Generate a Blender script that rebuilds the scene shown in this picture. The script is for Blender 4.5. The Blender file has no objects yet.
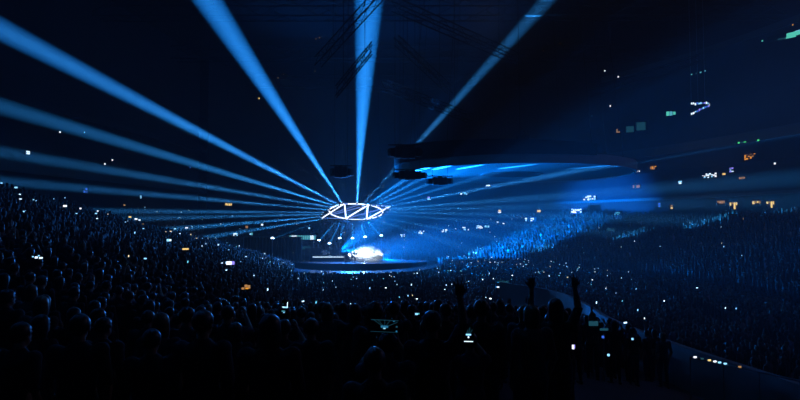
import bpy, bmesh, math, random
import numpy as np
from mathutils import Vector, Matrix, Quaternion
from mathutils.bvhtree import BVHTree
S = bpy.context.scene
COL = S.collection
rnd = random.Random(7)
V = Vector
PI = math.pi

# ------------------------------------------------------------------ camera
CAM = V((0, 0, 7.2)); F = 560.0; PITCH = math.atan(25 / F)
FW = V((0, math.cos(PITCH), math.sin(PITCH))); UP = V((0, -math.sin(PITCH), math.cos(PITCH))); RT = V((1, 0, 0))
def ray(px, py):
    return (RT * ((px - 400) / F) + FW + UP * ((200 - py) / F)).normalized()
def P(px, py, d):
    v = ray(px, py)
    return CAM + v * (d / v.y)
def project(p):
    q = V(p) - CAM
    z = q.dot(FW)
    if z < .05: return None
    return 400 + F * q.dot(RT) / z, 200 - F * q.dot(UP) / z, z
cam = bpy.data.objects.new('camera', bpy.data.cameras.new('camera')); COL.objects.link(cam); S.camera = cam
cam.data.sensor_width = 36; cam.data.lens = 36 * F / 800; cam.data.clip_end = 600; cam.data.clip_start = .05
cam.location = CAM; cam.rotation_euler = (PI / 2 + PITCH, 0, 0)

# ------------------------------------------------------------------ world: thin stage haze, no sky
w = bpy.data.worlds.new('world'); S.world = w; w.use_nodes = True
nt = w.node_tree
nt.nodes['Background'].inputs[0].default_value = (0, 0, 0, 1)
nt.nodes['Background'].inputs[1].default_value = 0
vs = nt.nodes.new('ShaderNodeVolumeScatter'); vs.inputs['Density'].default_value = .003
nt.links.new(vs.outputs[0], nt.nodes['World Output'].inputs['Volume'])

# ------------------------------------------------------------------ materials
def mat(name, col, rough=.7, metal=0., var=.25, scale=6., bump=0.):
    m = bpy.data.materials.new(name); m.use_nodes = True
    t = m.node_tree; b = t.nodes['Principled BSDF']
    b.inputs['Roughness'].default_value = rough; b.inputs['Metallic'].default_value = metal
    tc = t.nodes.new('ShaderNodeTexCoord'); n = t.nodes.new('ShaderNodeTexNoise'); n.inputs['Scale'].default_value = scale
    n.inputs['Detail'].default_value = 3
    t.links.new(tc.outputs['Object'], n.inputs['Vector'])
    r = t.nodes.new('ShaderNodeValToRGB')
    r.color_ramp.elements[0].color = tuple(c * (1 - var) for c in col) + (1,)
    r.color_ramp.elements[1].color = tuple(min(1, c * (1 + var)) for c in col) + (1,)
    t.links.new(n.outputs['Fac'], r.inputs['Fac']); t.links.new(r.outputs['Color'], b.inputs['Base Color'])
    if bump:
        bn = t.nodes.new('ShaderNodeBump'); bn.inputs['Strength'].default_value = bump
        t.links.new(n.outputs['Fac'], bn.inputs['Height']); t.links.new(bn.outputs[0], b.inputs['Normal'])
    return m
def emit(name, col, strength):
    m = bpy.data.materials.new(name); m.use_nodes = True
    t = m.node_tree; b = t.nodes['Principled BSDF']
    b.inputs['Base Color'].default_value = (.02, .02, .02, 1); b.inputs['Roughness'].default_value = .3
    b.inputs['Emission Color'].default_value = (*col, 1); b.inputs['Emission Strength'].default_value = strength
    m.cycles.emission_sampling = 'NONE'
    return m
M = dict(
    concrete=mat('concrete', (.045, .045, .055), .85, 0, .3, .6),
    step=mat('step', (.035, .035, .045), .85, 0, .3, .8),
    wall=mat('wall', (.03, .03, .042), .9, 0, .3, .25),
    parapet=mat('parapet', (.2, .22, .24), .7, 0, .2, .8),
    fascia=mat('fascia', (.07, .085, .095), .5, 0, .2, .5),
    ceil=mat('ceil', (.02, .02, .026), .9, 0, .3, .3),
    steel=mat('steel', (.30, .32, .34), .35, .8, .2, 3),
    black=mat('black', (.012, .012, .014), .55, 0, .3, 4),
    ringdeck=mat('ringdeck', (.035, .042, .046), .6, 0, .25, .6),
    roofsteel=mat('roofsteel', (.035, .04, .045), .5, .4, .2, 3),
    drape=mat('drape', (.008, .008, .010), .95, 0, .3, 3),
    deck=mat('deck', (.10, .12, .15), .28, 0, .2, 1.5),
    glossdeck=mat('glossdeck', (.16, .20, .26), .22, 0, .15, 1.0),
    skin=mat('skin', (.36, .22, .16), .55, 0, .12, 9),
    hair=mat('hair', (.022, .015, .012), .38, 0, .4, 40),
    fair=mat('fair', (.16, .10, .05), .4, 0, .4, 40),
    denim=mat('denim', (.025, .035, .07), .85, 0, .3, 30),
    shoe=mat('shoe', (.03, .03, .03), .5),
    wood=mat('wood', (.25, .08, .03), .25, 0, .3, 5),
    chrome=mat('chrome', (.6, .6, .62), .2, 1, .1, 5),
    brass=mat('brass', (.6, .42, .16), .3, 1, .15, 5),
    plastic=mat('plastic', (.02, .02, .024), .35),
    white=mat('whitedrum', (.5, .5, .5), .4),
    tube=emit('tube', (.72, .80, 1.0), 2.6),
    tubedim=emit('tubedim', (.18, .34, .95), .8),
    lens=emit('lens', (.45, .72, 1.0), 2.0),
    floorlens=emit('floorlens', (.62, .85, 1.0), 9.0),
    cool=emit('cool', (.62, .82, 1.0), 1.8),
    ice=emit('ice', (.25, .62, .95), 1.6),
    teal=emit('teal', (.10, .50, .60), .9),
    tealdim=emit('tealdim', (.05, .30, .40), .16),
    warm=emit('warm', (1.0, .66, .22), 1.2),
    warmdim=emit('warmdim', (.9, .45, .18), .45),
    orange=emit('orange', (1.0, .36, .03), 1.0),
    green=emit('green', (.08, .85, .25), 1.0),
    violet=emit('violet', (.30, .25, 1.0), 1.2),
    blueled=emit('blueled', (.06, .20, 1.0), .8),
    seagreen=emit('seagreen', (.12, .80, .62), .8),
    screendim=emit('screendim', (.05, .28, .42), .22), screenblue=emit('screenblue', (.04, .32, .62), .45), screenlit=emit('screenlit', (.35, .75, 1.0), .8),
    spark=emit('spark', (.85, .9, 1.0), 1.6),
)
for i, c in enumerate([(.015, .015, .018), (.03, .03, .04), (.05, .012, .015), (.02, .03, .06), (.09, .09, .1), (.03, .045, .03)]):
    M['cloth%d' % i] = mat('cloth%d' % i, c, .85, 0, .25, 25)
for i, (c, s) in enumerate([((.5, .75, 1.0), 2.6), ((.25, .6, 1.0), 2.0), ((.85, .93, 1.0), 3.2), ((1.0, .75, .45), 1.3), ((.15, .65, .85), 1.5)]):
    M['ph%d' % i] = emit('phonescreen%d' % i, c, s)

# ------------------------------------------------------------------ mesh builder
class MB:
    def __init__(s): s.v = []; s.f = []; s.m = []; s.ms = []
    def mi(s, m):
        if m not in s.ms: s.ms.append(m)
        return s.ms.index(m)
    def add(s, vs, fs, m):
        o = len(s.v); s.v += [tuple(v) for v in vs]; k = s.mi(m)
        for f in fs: s.f.append(tuple(i + o for i in f)); s.m.append(k)
    def box(s, c, sz, m, R=None, bev=0):
        x, y, z = sz[0] / 2, sz[1] / 2, sz[2] / 2
        c = V(c)
        if bev:
            b = min(bev, x * .9, y * .9, z * .9)
            bm = bmesh.new(); bmesh.ops.create_cube(bm, size=1)
            bmesh.ops.scale(bm, vec=sz, verts=bm.verts)
            bmesh.ops.bevel(bm, geom=list(bm.edges), offset=b, segments=2, affect='EDGES')
            bm.verts.index_update()
            vs = [v.co.copy() for v in bm.verts]; fs = [[v.index for v in f.verts] for f in bm.faces]; bm.free()
        else:
            vs = [V((a * x, b_ * y, d * z)) for a in (-1, 1) for b_ in (-1, 1) for d in (-1, 1)]
            fs = [(0, 1, 3, 2), (4, 6, 7, 5), (0, 4, 5, 1), (2, 3, 7, 6), (0, 2, 6, 4), (1, 5, 7, 3)]
        if R is not None: vs = [R @ v for v in vs]
        s.add([c + v for v in vs], fs, m); return s
    def tube(s, a, b, r, m, n=8, r2=None):
        a = V(a); b = V(b); r2 = r if r2 is None else r2
        q = (b - a).normalized().to_track_quat('Z', 'Y')
        vs = []
        for i in range(n):
            d = q @ V((math.cos(2 * PI * i / n), math.sin(2 * PI * i / n), 0))
            vs += [a + d * r, b + d * r2]
        fs = [(2 * i, 2 * ((i + 1) % n), 2 * ((i + 1) % n) + 1, 2 * i + 1) for i in range(n)]
        fs += [tuple(2 * i for i in range(n))[::-1], tuple(2 * i + 1 for i in range(n))]
        s.add(vs, fs, m); return s
    def path(s, pts, r, m, n=6, closed=False):
        pts = [V(p) for p in pts]; N = len(pts); vs = []; fs = []
        for i, p in enumerate(pts):
            t = (pts[(i + 1) % N] - pts[i - 1]) if closed or 0 < i < N - 1 else (pts[1] - pts[0] if i == 0 else pts[-1] - pts[-2])
            q = t.normalized().to_track_quat('Z', 'Y')
            for k in range(n): vs.append(p + q @ V((r * math.cos(2 * PI * k / n), r * math.sin(2 * PI * k / n), 0)))
        for i in range(N if closed else N - 1):
            j = (i + 1) % N
            # rings of neighbours may be rotated against each other: match by nearest vertex
            base = vs[i * n]; off = min(range(n), key=lambda k: (vs[j * n + k] - base).length)
            for k in range(n):
                fs.append((i * n + k, i * n + (k + 1) % n, j * n + (k + 1 + off) % n, j * n + (k + off) % n))
        if not closed: fs += [tuple(range(n))[::-1], tuple(range((N - 1) * n, N * n))]
        s.add(vs, fs, m); return s
    def lathe(s, c, prof, m, n=16, R=None):
        vs = []; fs = []; c = V(c); K = len(prof)
        for i in range(n):
            a = 2 * PI * i / n
            for r, z in prof:
                v = V((r * math.cos(a), r * math.sin(a), z)); vs.append(c + (R @ v if R is not None else v))
        for i in range(n):
            j = (i + 1) % n
            for k in range(K - 1): fs.append((i * K + k, j * K + k, j * K + k + 1, i * K + k + 1))
        fs.append(tuple(i * K for i in range(n))[::-1]); fs.append(tuple(i * K + K - 1 for i in range(n)))
        s.add(vs, fs, m); return s
    def mesh(s, name, smooth=False):
        me = bpy.data.meshes.new(name); me.from_pydata(s.v, [], s.f)
        for m in s.ms: me.materials.append(M[m] if isinstance(m, str) else m)
        me.polygons.foreach_set('material_index', s.m)
        if smooth: me.polygons.foreach_set('use_smooth', [True] * len(me.polygons))
        me.update(); return me
    def build(s, name, parent=None, smooth=False, loc=None):
        o = bpy.data.objects.new(name, s.mesh(name, smooth)); COL.objects.link(o)
        if parent: o.parent = parent
        if loc is not None: o.location = loc
        return o
def tag(o, label, cat, group=None, kind=None):
    if label: o['label'] = label
    if cat: o['category'] = cat
    if group: o['group'] = group
    if kind: o['kind'] = kind
    return o
def empty(name, loc, label, cat, group=None, R=None):
    o = bpy.data.objects.new(name, None); COL.objects.link(o); o.location = loc; o.empty_display_size = .2
    if R is not None: o.rotation_mode = 'QUATERNION'; o.rotation_quaternion = R
    return tag(o, label, cat, group)
def struct(o, label=None):
    o['kind'] = 'structure'
    if label: o['label'] = label
    return o
def copy_tree(o, parent=None):
    c = o.copy(); COL.objects.link(c)
    if parent: c.parent = parent
    for ch in o.children: copy_tree(ch, c)
    return c
def cat_rom(pts, n):
    out = []; pts = [V(p) for p in pts]; N = len(pts)
    for i in range(N - 1):
        p0, p1, p2, p3 = pts[max(i - 1, 0)], pts[i], pts[i + 1], pts[min(i + 2, N - 1)]
        for k in range(n):
            t = k / n
            out.append(.5 * ((2 * p1) + (p2 - p0) * t + (2 * p0 - 5 * p1 + 4 * p2 - p3) * t * t + (3 * p1 - p0 - 3 * p2 + p3) * t ** 3))
    out.append(pts[-1]); return out

# ------------------------------------------------------------------ the bowl
SOLID = []
def solid(o): SOLID.append(o); return o
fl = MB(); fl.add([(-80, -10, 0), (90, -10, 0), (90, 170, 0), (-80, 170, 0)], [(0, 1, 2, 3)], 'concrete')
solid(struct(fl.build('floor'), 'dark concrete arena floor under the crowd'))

class Terrace:
    def __init__(s, name, secs, rows, label, prof=None, sub=6):
        s.inn = cat_rom([a for a, b in secs], sub); s.out = cat_rom([b for a, b in secs], sub)
        s.rows = rows; s.prof = prof or (lambda t: t)
        mb = MB(); n = len(s.inn); vs = []; fs = []
        for k in range(rows):
            for e in (0, 1):
                for i in range(n):
                    p = s.pt(i, (k + e) / rows); p.z = s.zrow(i, k); vs.append(p)
        L = 2 * rows
        for k in range(L - 1):
            for i in range(n - 1): fs.append((k * n + i, k * n + i + 1, (k + 1) * n + i + 1, (k + 1) * n + i))
        mb.add(vs, fs, 'step')
        base = [V((p.x, p.y, -.02)) for p in s.inn]           # front face down to the floor
        mb.add([*base, *[V((p.x, p.y, s.zrow(i, 0))) for i, p in enumerate(s.inn)]],
               [(i, i + 1, n + i + 1, n + i) for i in range(n - 1)], 'step')
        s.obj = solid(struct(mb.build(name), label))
    def pt(s, i, t): return s.inn[i].lerp(s.out[i], t)
    def zrow(s, i, k): return s.inn[i].z + (s.out[i].z - s.inn[i].z) * s.prof((k + .5) / s.rows)
    def line(s, k, t=None):
        t = (k + .5) / s.rows if t is None else t
        pts = []
        for i in range(len(s.inn)):
            p = s.pt(i, t); p.z = s.zrow(i, k); pts.append(p)
        return pts
def pw(xs, ys): return lambda t: float(np.interp(t, xs, ys))

rear = Terrace('terrace_rear', [
    (V((9.6, 33, .3)), V((8.6, -4, 3.8))),
    (V((4, 33.5, .3)), V((3, -4, 6.0))),
    (V((-3, 33.5, .3)), V((-6, -4, 6.2))),
    (V((-6, 37, .3)), V((-16, 6, 8.0))),
    (V((-8, 42, .3)), V((-25, 24, 9.0))),
    (V((-9.5, 48, .3)), V((-28, 41, 8.3))),
    (V((-11, 57, .3)), V((-25.5, 55, 5.9))),
    (V((-13, 68, .3)), V((-22, 68, 3.6))),
    (V((-14.5, 76, .3)), V((-18, 77, 1.2)))], 40, 'stepped seating terrace around the camera and along the left',
    pw([0, .35, .635, .892, 1], [0, .40, .66, .86, 1]))
far = Terrace('terrace_far', [
    (V((-27, 80, .5)), V((-41, 80, 8.6))),
    (V((-23, 98, .5)), V((-38, 110, 8.2))),
    (V((-5, 101, .5)), V((-14, 134, 6.6))),
    (V((10, 100, .5)), V((4, 136, 6.2))),
    (V((20, 92, .5)), V((30, 121, 8.8))),
    (V((27, 76, .5)), V((48, 96, 9.6))),
    (V((30, 58, .5)), V((57, 70, 9.9))),
    (V((30, 42, .5)), V((60, 46, 9.9))),
    (V((25, 25, .5)), V((56, 22, 9.9))),
    (V((19, 8, .5)), V((46, -2, 9.9)))], 34, 'stepped seating terrace of the far end and the right side')

def skirt(name, pts, z0, z1, m, label, thick=0., n=5):
    pts = cat_rom(pts, n); mb = MB()
    if not thick:
        vs = [V((p.x, p.y, z0)) for p in pts] + [V((p.x, p.y, z1)) for p in pts]; k = len(pts)
        mb.add(vs, [(i, i + 1, k + i + 1, k + i) for i in range(k - 1)], m)
    else:
        ring = []; k = len(pts)
        for i, p in enumerate(pts):
            t = pts[min(i + 1, k - 1)] - pts[max(i - 1, 0)]; nn = V((-t.y, t.x, 0)).normalized() * thick / 2
            ring += [V((p.x + nn.x, p.y + nn.y, z0)), V((p.x + nn.x, p.y + nn.y, z1)), V((p.x - nn.x, p.y - nn.y, z1)), V((p.x - nn.x, p.y - nn.y, z0))]
        fs = []
        for i in range(k - 1):
            a, b = 4 * i, 4 * i + 4
            for j in range(4): fs.append((a + j, a + (j + 1) % 4, b + (j + 1) % 4, b + j))
        fs += [(0, 1, 2, 3), (4 * k - 1, 4 * k - 2, 4 * k - 3, 4 * k - 4)]
        mb.add(ring, fs, m)
    return solid(struct(mb.build(name), label))
OUT = [b.copy() for b in far.out]
def seg(i0, i1, off=0, every=3):
    pts = []
    for i in list(range(i0, i1, every)) + [i1]:
        t = OUT[min(i + 1, len(OUT) - 1)] - OUT[max(i - 1, 0)]; nn = V((t.y, -t.x, 0)).normalized()
        c = V((8, 70, 0)) - OUT[i]; c.z = 0
        if nn.dot(c) < 0: nn = -nn
        p = OUT[i] + nn * off; pts.append(p)
    return pts
NO = len(OUT) - 1
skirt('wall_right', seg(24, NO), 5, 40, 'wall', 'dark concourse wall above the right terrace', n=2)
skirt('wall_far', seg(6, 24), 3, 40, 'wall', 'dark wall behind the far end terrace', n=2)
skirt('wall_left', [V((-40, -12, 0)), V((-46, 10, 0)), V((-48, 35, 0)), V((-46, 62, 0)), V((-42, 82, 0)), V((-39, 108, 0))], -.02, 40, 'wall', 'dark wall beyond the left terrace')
# balcony above: underside, front fascia and steps
def balcony(i0, i1, name, tname, lab):
    A = seg(i0, i1, 5.0); B = seg(i0, i1, -.3); mb = MB(); k = len(A)
    lo = [V((p.x, p.y, 19.0)) for p in A]; lb = [V((p.x, p.y, 16.6)) for p in B]
    mb.add(lo + lb, [(i, i + 1, k + i + 1, k + i) for i in range(k - 1)], 'wall')
    n = 7
    rows = []
    for j in range(n + 1):
        for e in (0, 1):
            z = 19.6 + (33 - 19.6) * j / n * .55
            rows.append([V((A[i].x + (B[i].x - A[i].x) * min(1, (j + e) / (n + 1)), A[i].y + (B[i].y - A[i].y) * min(1, (j + e) / (n + 1)), z)) for i in range(k)])
    vs = [p for r in rows for p in r]
    mb.add(vs, [(r * k + i, r * k + i + 1, (r + 1) * k + i + 1, (r + 1) * k + i) for r in range(len(rows) - 1) for i in range(k - 1)], 'step')
    o = solid(struct(mb.build(name), lab))
    skirt(tname, A, 18.9, 20.4, 'fascia', 'long balcony fascia ' + lab.split(' ', 2)[-1], .25, 2)
    return A
BAL = balcony(24, NO, 'terrace_balcony', 'trim_1', 'upper balcony of the right side')
skirt('trim_2', seg(27, NO, .5), 35.2, 36.2, 'fascia', 'thin trim band high on the right wall', .3, 2)
skirt('trim_3', seg(24, NO, .25), 11.6, 12.1, 'fascia', 'thin trim band above the suite windows', .3, 2)
LP = [V((-40, -8, 0)), V((-44, 12, 0)), V((-45.5, 36, 0)), V((-43.5, 62, 0)), V((-40, 82, 0)), V((-37, 106, 0))]
skirt('trim_4', LP, 13.2, 14.4, 'fascia', 'balcony fascia along the left wall', .3)
skirt('trim_5', LP, 21.0, 22.0, 'wall', 'dark upper band along the left wall', .3)
ce = MB(); ce.add([(-80, -12, 40), (90, -12, 40), (90, 170, 40), (-80, 170, 40)], [(3, 2, 1, 0)], 'ceil')
solid(struct(ce.build('ceiling'), 'black arena roof'))
# parapet along the right edge of the camera's block
PAR = [V((7.4, 41.5, 0)), V((9.7, 36.5, 0)), V((10.0, 31, 0)), V((9.5, 25.5, 0)), V((9.8, 20, 0)), V((10.6, 15, 0)), V((10.9, 11, 0))]
skirt('wall_parapet', PAR, -.02, 3.0, 'parapet', 'pale curved parapet wall at the right edge of the rear stand', .22)

bpy.context.view_layer.update()
def bvh_of(objs):
    vs = []; fs = []
    for o in objs:
        k = len(vs); vs += [o.matrix_world @ v.co for v in o.data.vertices]; fs += [[i + k for i in p.vertices] for p in o.data.polygons]
    return BVHTree.FromPolygons(vs, fs)
BV = bvh_of(SOLID)
def hit(px, py, lift=0.):
    d = ray(px, py)
    loc, n, i, dist = BV.ray_cast(CAM - V((0, 0, lift)) + d * (18 if lift else 0), d, 400)
    if loc is None: return None
    if n.dot(d) > 0: n = -n
    return loc + V((0, 0, lift)), n, loc

# ------------------------------------------------------------------ people
def capsule(bm, a, b, ra, rb, n=14):
    a = V(a); b = V(b); ax = b - a; L = ax.length
    q = ax.normalized().to_track_quat('Z', 'Y') if L > 1e-6 else Quaternion()
    prof = [(ra * math.cos(t), ra * math.sin(t)) for t in [-PI / 2 * (1 - k / 4) for k in range(5)]]
    prof += [(rb * math.cos(t), L + rb * math.sin(t)) for t in [PI / 2 * k / 4 for k in range(5)]]
    rings = []
    for r, z in prof:
        rings.append([bm.verts.new(a + q @ V((max(r, 1e-4) * math.cos(2 * PI * i / n), max(r, 1e-4) * math.sin(2 * PI * i / n), z))) for i in range(n)])
    for r0, r1 in zip(rings, rings[1:]):
        for i in range(n): bm.faces.new((r0[i], r0[(i + 1) % n], r1[(i + 1) % n], r1[i]))
    bm.faces.new(rings[0][::-1]); bm.faces.new(rings[-1])
def ell_loft(bm, rings, n=20):
    rs = []
    for c, ex, ey, rx, ry in rings:
        c = V(c); ex = V(ex); ey = V(ey)
        rs.append([bm.verts.new(c + ex * rx * math.cos(2 * PI * i / n) + ey * ry * math.sin(2 * PI * i / n)) for i in range(n)])
    for r0, r1 in zip(rs, rs[1:]):
        for i in range(n): bm.faces.new((r0[i], r0[(i + 1) % n], r1[(i + 1) % n], r1[i]))
    bm.faces.new(rs[0][::-1]); bm.faces.new(rs[-1])
def ellipsoid(bm, c, r, R=None):
    m = Matrix.Translation(c) @ (R.to_matrix().to_4x4() if R else Matrix()) @ Matrix.Diagonal((*r, 1))
    bmesh.ops.create_uvsphere(bm, u_segments=18, v_segments=12, radius=1, matrix=m)

def hand(bm, w_, dirn, palm_n, spread, curl, side):
    """palm, four unequal bent fingers and a thumb leaving the side of the palm"""
    d = V(dirn).normalized(); nrm = V(palm_n); nrm = (nrm - d * nrm.dot(d)).normalized(); x = d.cross(nrm) * side
    w_ = V(w_)
    for k in (-1.5, -.5, .5, 1.5): capsule(bm, w_ + x * k * .017 + d * .015, w_ + x * k * .021 + d * .088, .016, .014, 8)
    for k, L in ((-1.5, .062), (-.5, .078), (.5, .084), (1.5, .074)):
        a = w_ + x * k * .021 + d * .09
        fd = (d + x * spread * k * .16).normalized()
        prev = a
        for s_, (fr, rr) in enumerate(((.45, .0098), (.31, .009), (.24, .008))):
            ang = curl * (s_ + .6)
            nd = (fd * math.cos(ang) + nrm * math.sin(ang)).normalized()
            nx = prev + nd * L * fr; capsule(bm, prev, nx, rr, rr * .92, 8); prev = nx
    t0 = w_ + x * .03 + d * .03; t1 = t0 + (x * .8 + d * .7 + nrm * curl * .6).normalized() * .042; t2 = t1 + (x * .25 + d * .9 + nrm * curl).normalized() * .032
    capsule(bm, t0, t1, .013, .011, 8); capsule(bm, t1, t2, .011, .0095, 8)

DG = lambda: bpy.context.evaluated_depsgraph_get()
def remesh(bm, name, vox):
    me = bpy.data.meshes.new(name); bm.to_mesh(me); bm.free()
    o = bpy.data.objects.new(name, me); COL.objects.link(o)
    r = o.modifiers.new('r', 'REMESH'); r.mode = 'VOXEL'; r.voxel_size = vox; r.use_smooth_shade = True
    s_ = o.modifiers.new('s', 'SMOOTH'); s_.factor = .5; s_.iterations = 3
    dg = DG(); out = bpy.data.meshes.new_from_object(o.evaluated_get(dg), depsgraph=dg)
    bpy.data.objects.remove(o); bpy.data.meshes.remove(me)
    out.name = name; return out

def person_set(key, pose, vox=.0105, longhair=False, kids=True, fair=False, clothes=('cloth0', 'denim')):
    """pose: joint dict (local, facing +Y, feet on z=0). Returns dict of meshes."""
    j = dict(pelvis=V((0, 0, .95)), chest=V((0, .0, 1.30)), neck=V((0, .0, 1.48)), head=V((0, .03, 1.615)),
             hipL=V((-.095, 0, .92)), kneeL=V((-.11, .02, .50)), ankL=V((-.12, -.02, .09)),
             hipR=V((.095, 0, .92)), kneeR=V((.11, .02, .50)), ankR=V((.12, -.02, .09)),
             shL=V((-.185, -.01, 1.42)), elL=V((-.25, -.04, 1.13)), wrL=V((-.23, .06, .89)),
             shR=V((.185, -.01, 1.42)), elR=V((.25, -.04, 1.13)), wrR=V((.23, .06, .89)))
    for k, v in pose.items():
        if k in j: j[k] = V(v)
    look = V(pose.get('look', (0, 1, 0))).normalized()
    bm = bmesh.new()
    up_ = (j['neck'] - j['pelvis']).normalized(); ex = (j['shR'] - j['shL']); ex = (ex - up_ * ex.dot(up_)).normalized(); ey = up_.cross(ex).normalized()
    pl, ch, nk = j['pelvis'], j['chest'], j['neck']
    rings = [(pl - up_ * .12, .06, .06), (pl - up_ * .06, .165, .115), (pl + up_ * .03, .175, .12), (pl.lerp(ch, .5), .145, .10), (ch - up_ * .03, .165, .115),
             (ch + up_ * .06, .185, .115), (nk - up_ * .07, .175, .09), (nk - up_ * .02, .10, .07), (nk + up_ * .02, .05, .05)]
    ell_loft(bm, [(c, ex, ey, rx, ry) for c, rx, ry in rings])
    hq = look.to_track_quat('Y', 'Z'); H = j['head']
    capsule(bm, nk - up_ * .04, H - hq @ V((0, .01, .05)), .056, .052)
    ellipsoid(bm, H + hq @ V((0, -.012, .035)), (.076, .096, .092), hq)
    ellipsoid(bm, H + hq @ V((0, .022, -.03)), (.060, .070, .082), hq)
    capsule(bm, H + hq @ V((0, .088, .022)), H + hq @ V((0, .108, -.018)), .009, .014, 8)       # nose
    capsule(bm, H + hq @ V((-.024, .088, -.058)), H + hq @ V((.024, .088, -.058)), .009, .009, 8)  # lips
    capsule(bm, H + hq @ V((-.045, .072, .034)), H + hq @ V((.045, .072, .034)), .013, .013, 8)   # brow
    for s_ in (-1, 1): ellipsoid(bm, H + hq @ V((s_ * .078, -.008, .0)), (.012, .02, .034), hq)
    bones = []
    for s_ in 'LR':
        hp, kn, an, sh, el, wr = (j[k + s_] for k in ('hip', 'knee', 'ank', 'sh', 'el', 'wr'))
        sg = -1 if s_ == 'L' else 1
        capsule(bm, hp, kn, .092, .058); capsule(bm, kn, kn.lerp(an, .35), .056, .058); capsule(bm, kn.lerp(an, .3), an, .058, .036)
        fd = V(pose.get('foot' + s_, (sg * .18, 1, 0))).normalized()
        capsule(bm, an + V((0, 0, -.045)) - fd * .04, an + V((0, 0, -.055)) + fd * .15, .044, .034)
        capsule(bm, j['chest'].lerp(sh, .7), sh, .075, .066)
        capsule(bm, sh, el, .058, .043); capsule(bm, el, el.lerp(wr, .3), .043, .044); capsule(bm, el.lerp(wr, .25), wr, .044, .027)
        hd = V(pose.get('hd' + s_, wr - el)); hn = V(pose.get('hn' + s_, (-sg, 0, 0)))
        hand(bm, wr, hd, hn, pose.get('spread' + s_, .4), pose.get('curl' + s_, .35), pose.get('side' + s_, sg))
        bones += [('leg', hp, kn), ('leg', kn, an), ('foot', an, an + fd * .15 + V((0, 0, -.06))), ('arm', sh, el), ('fore', el, wr), ('hand', wr, wr + hd.normalized() * .16)]
    me = remesh(bm, 'person', vox)
    bones += [('torso', pl, ch), ('torso', ch, nk - up_ * .06), ('neck', nk, H - V((0, 0, .06))), ('head', H - V((0, 0, .04)), H + V((0, 0, .05)))]
    N = len(me.polygons); cen = np.empty(N * 3, np.float32); me.polygons.foreach_get('center', cen); cen = cen.reshape(-1, 3)
    best = np.full(N, 1e9); kind = np.zeros(N, int); kinds = ['leg', 'foot', 'arm', 'fore', 'hand', 'torso', 'neck', 'head']
    wgt = dict(torso=.085, head=.05)
    for nm, a, b in bones:
        a = np.array(a); b = np.array(b); ab = b - a; t = np.clip(((cen - a) @ ab) / (ab @ ab + 1e-9), 0, 1)
        dd = np.linalg.norm(cen - (a + t[:, None] * ab), axis=1) - wgt.get(nm, .04)
        sel = dd < best; best[sel] = dd[sel]; kind[sel] = kinds.index(nm)
    below = ((cen - np.array(pl)) @ np.array(up_)) < -.0
    top = np.isin(kind, [2, 5]); leg = (kind == 0) | ((kind == 5) & below); top &= ~leg
    if pose.get('sleeves'): top |= kind == 3
    shoe = kind == 1
    out = dict(key=key)
    # one-mesh version
    for m in ('skin', clothes[0], clothes[1], 'shoe'): me.materials.append(M[m])
    mi = np.zeros(N, int); mi[top] = 1; mi[leg] = 2; mi[shoe] = 3
    me.polygons.foreach_set('material_index', mi.astype(np.int32)); me.polygons.foreach_set('use_smooth', [True] * N); me.update()
    out['body'] = me
    if kids:
        def shell(mask, off, name, m):
            b2 = bmesh.new(); b2.from_mesh(me); b2.faces.ensure_lookup_table(); b2.normal_update()
            bmesh.ops.delete(b2, geom=[f for f, k in zip(b2.faces, mask) if not k], context='FACES')
            for v in b2.verts: v.co += v.normal * off
            m2 = bpy.data.meshes.new(name); b2.to_mesh(m2); b2.free(); m2.materials.clear(); m2.materials.append(M[m])
            m2.polygons.foreach_set('material_index', [0] * len(m2.polygons)); m2.update(); return m2
        out['shirt'] = shell(top, .011, 'shirt', clothes[0]); out['trousers'] = shell(leg, .012, 'trousers', clothes[1])
    # hair: a thick cap that leaves the face free
    hb = bmesh.new(); ellipsoid(hb, V((0, -.016, .04)), (.088, .107, .101))
    hb.verts.ensure_lookup_table()
    if longhair:
        for v in hb.verts:
            if v.co.z < .05 and v.co.y < .03:
                k = min(1, (.05 - v.co.z) / .12); v.co.z -= k * .20; v.co.x *= 1 + .28 * k; v.co.y = v.co.y * (1 - .25 * k) - .025 * k
    kill = [f for f in hb.faces if f.calc_center_median().y > .045 and f.calc_center_median().z < .075]
    if not longhair: kill += [f for f in hb.faces if f not in kill and f.calc_center_median().z < -.05 + max(0, f.calc_center_median().y + .03) * .9]
    bmesh.ops.delete(hb, geom=list(set(kill)), context='FACES')
    r2 = random.Random(hash(key) % 99)
    for v in hb.verts: v.co += v.co.normalized() * r2.uniform(-.002, .005)
    bmesh.ops.solidify(hb, geom=list(hb.faces), thickness=.012)
    mtx = Matrix.Translation(H) @ hq.to_matrix().to_4x4(); hb.transform(mtx)
    hm = bpy.data.meshes.new('hair'); hb.to_mesh(hm); hb.free(); hm.materials.append(M['fair' if fair else 'hair'])
    hm.polygons.foreach_set('use_smooth', [True] * len(hm.polygons)); out['hair'] = hm
    return out

def put_person(st, loc, face, label, group, scale=1., full=True):
    o = bpy.data.objects.new('person', st['body']); COL.objects.link(o)
    o.location = loc; o.rotation_euler = (0, 0, face); o.scale = (scale,) * 3
    tag(o, label, 'person', group)
    for k in (('hair', 'shirt', 'trousers') if full else ('hair',)):
        if k in st:
            c = bpy.data.objects.new(k, st[k]); COL.objects.link(c); c.parent = o
    return o

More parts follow.
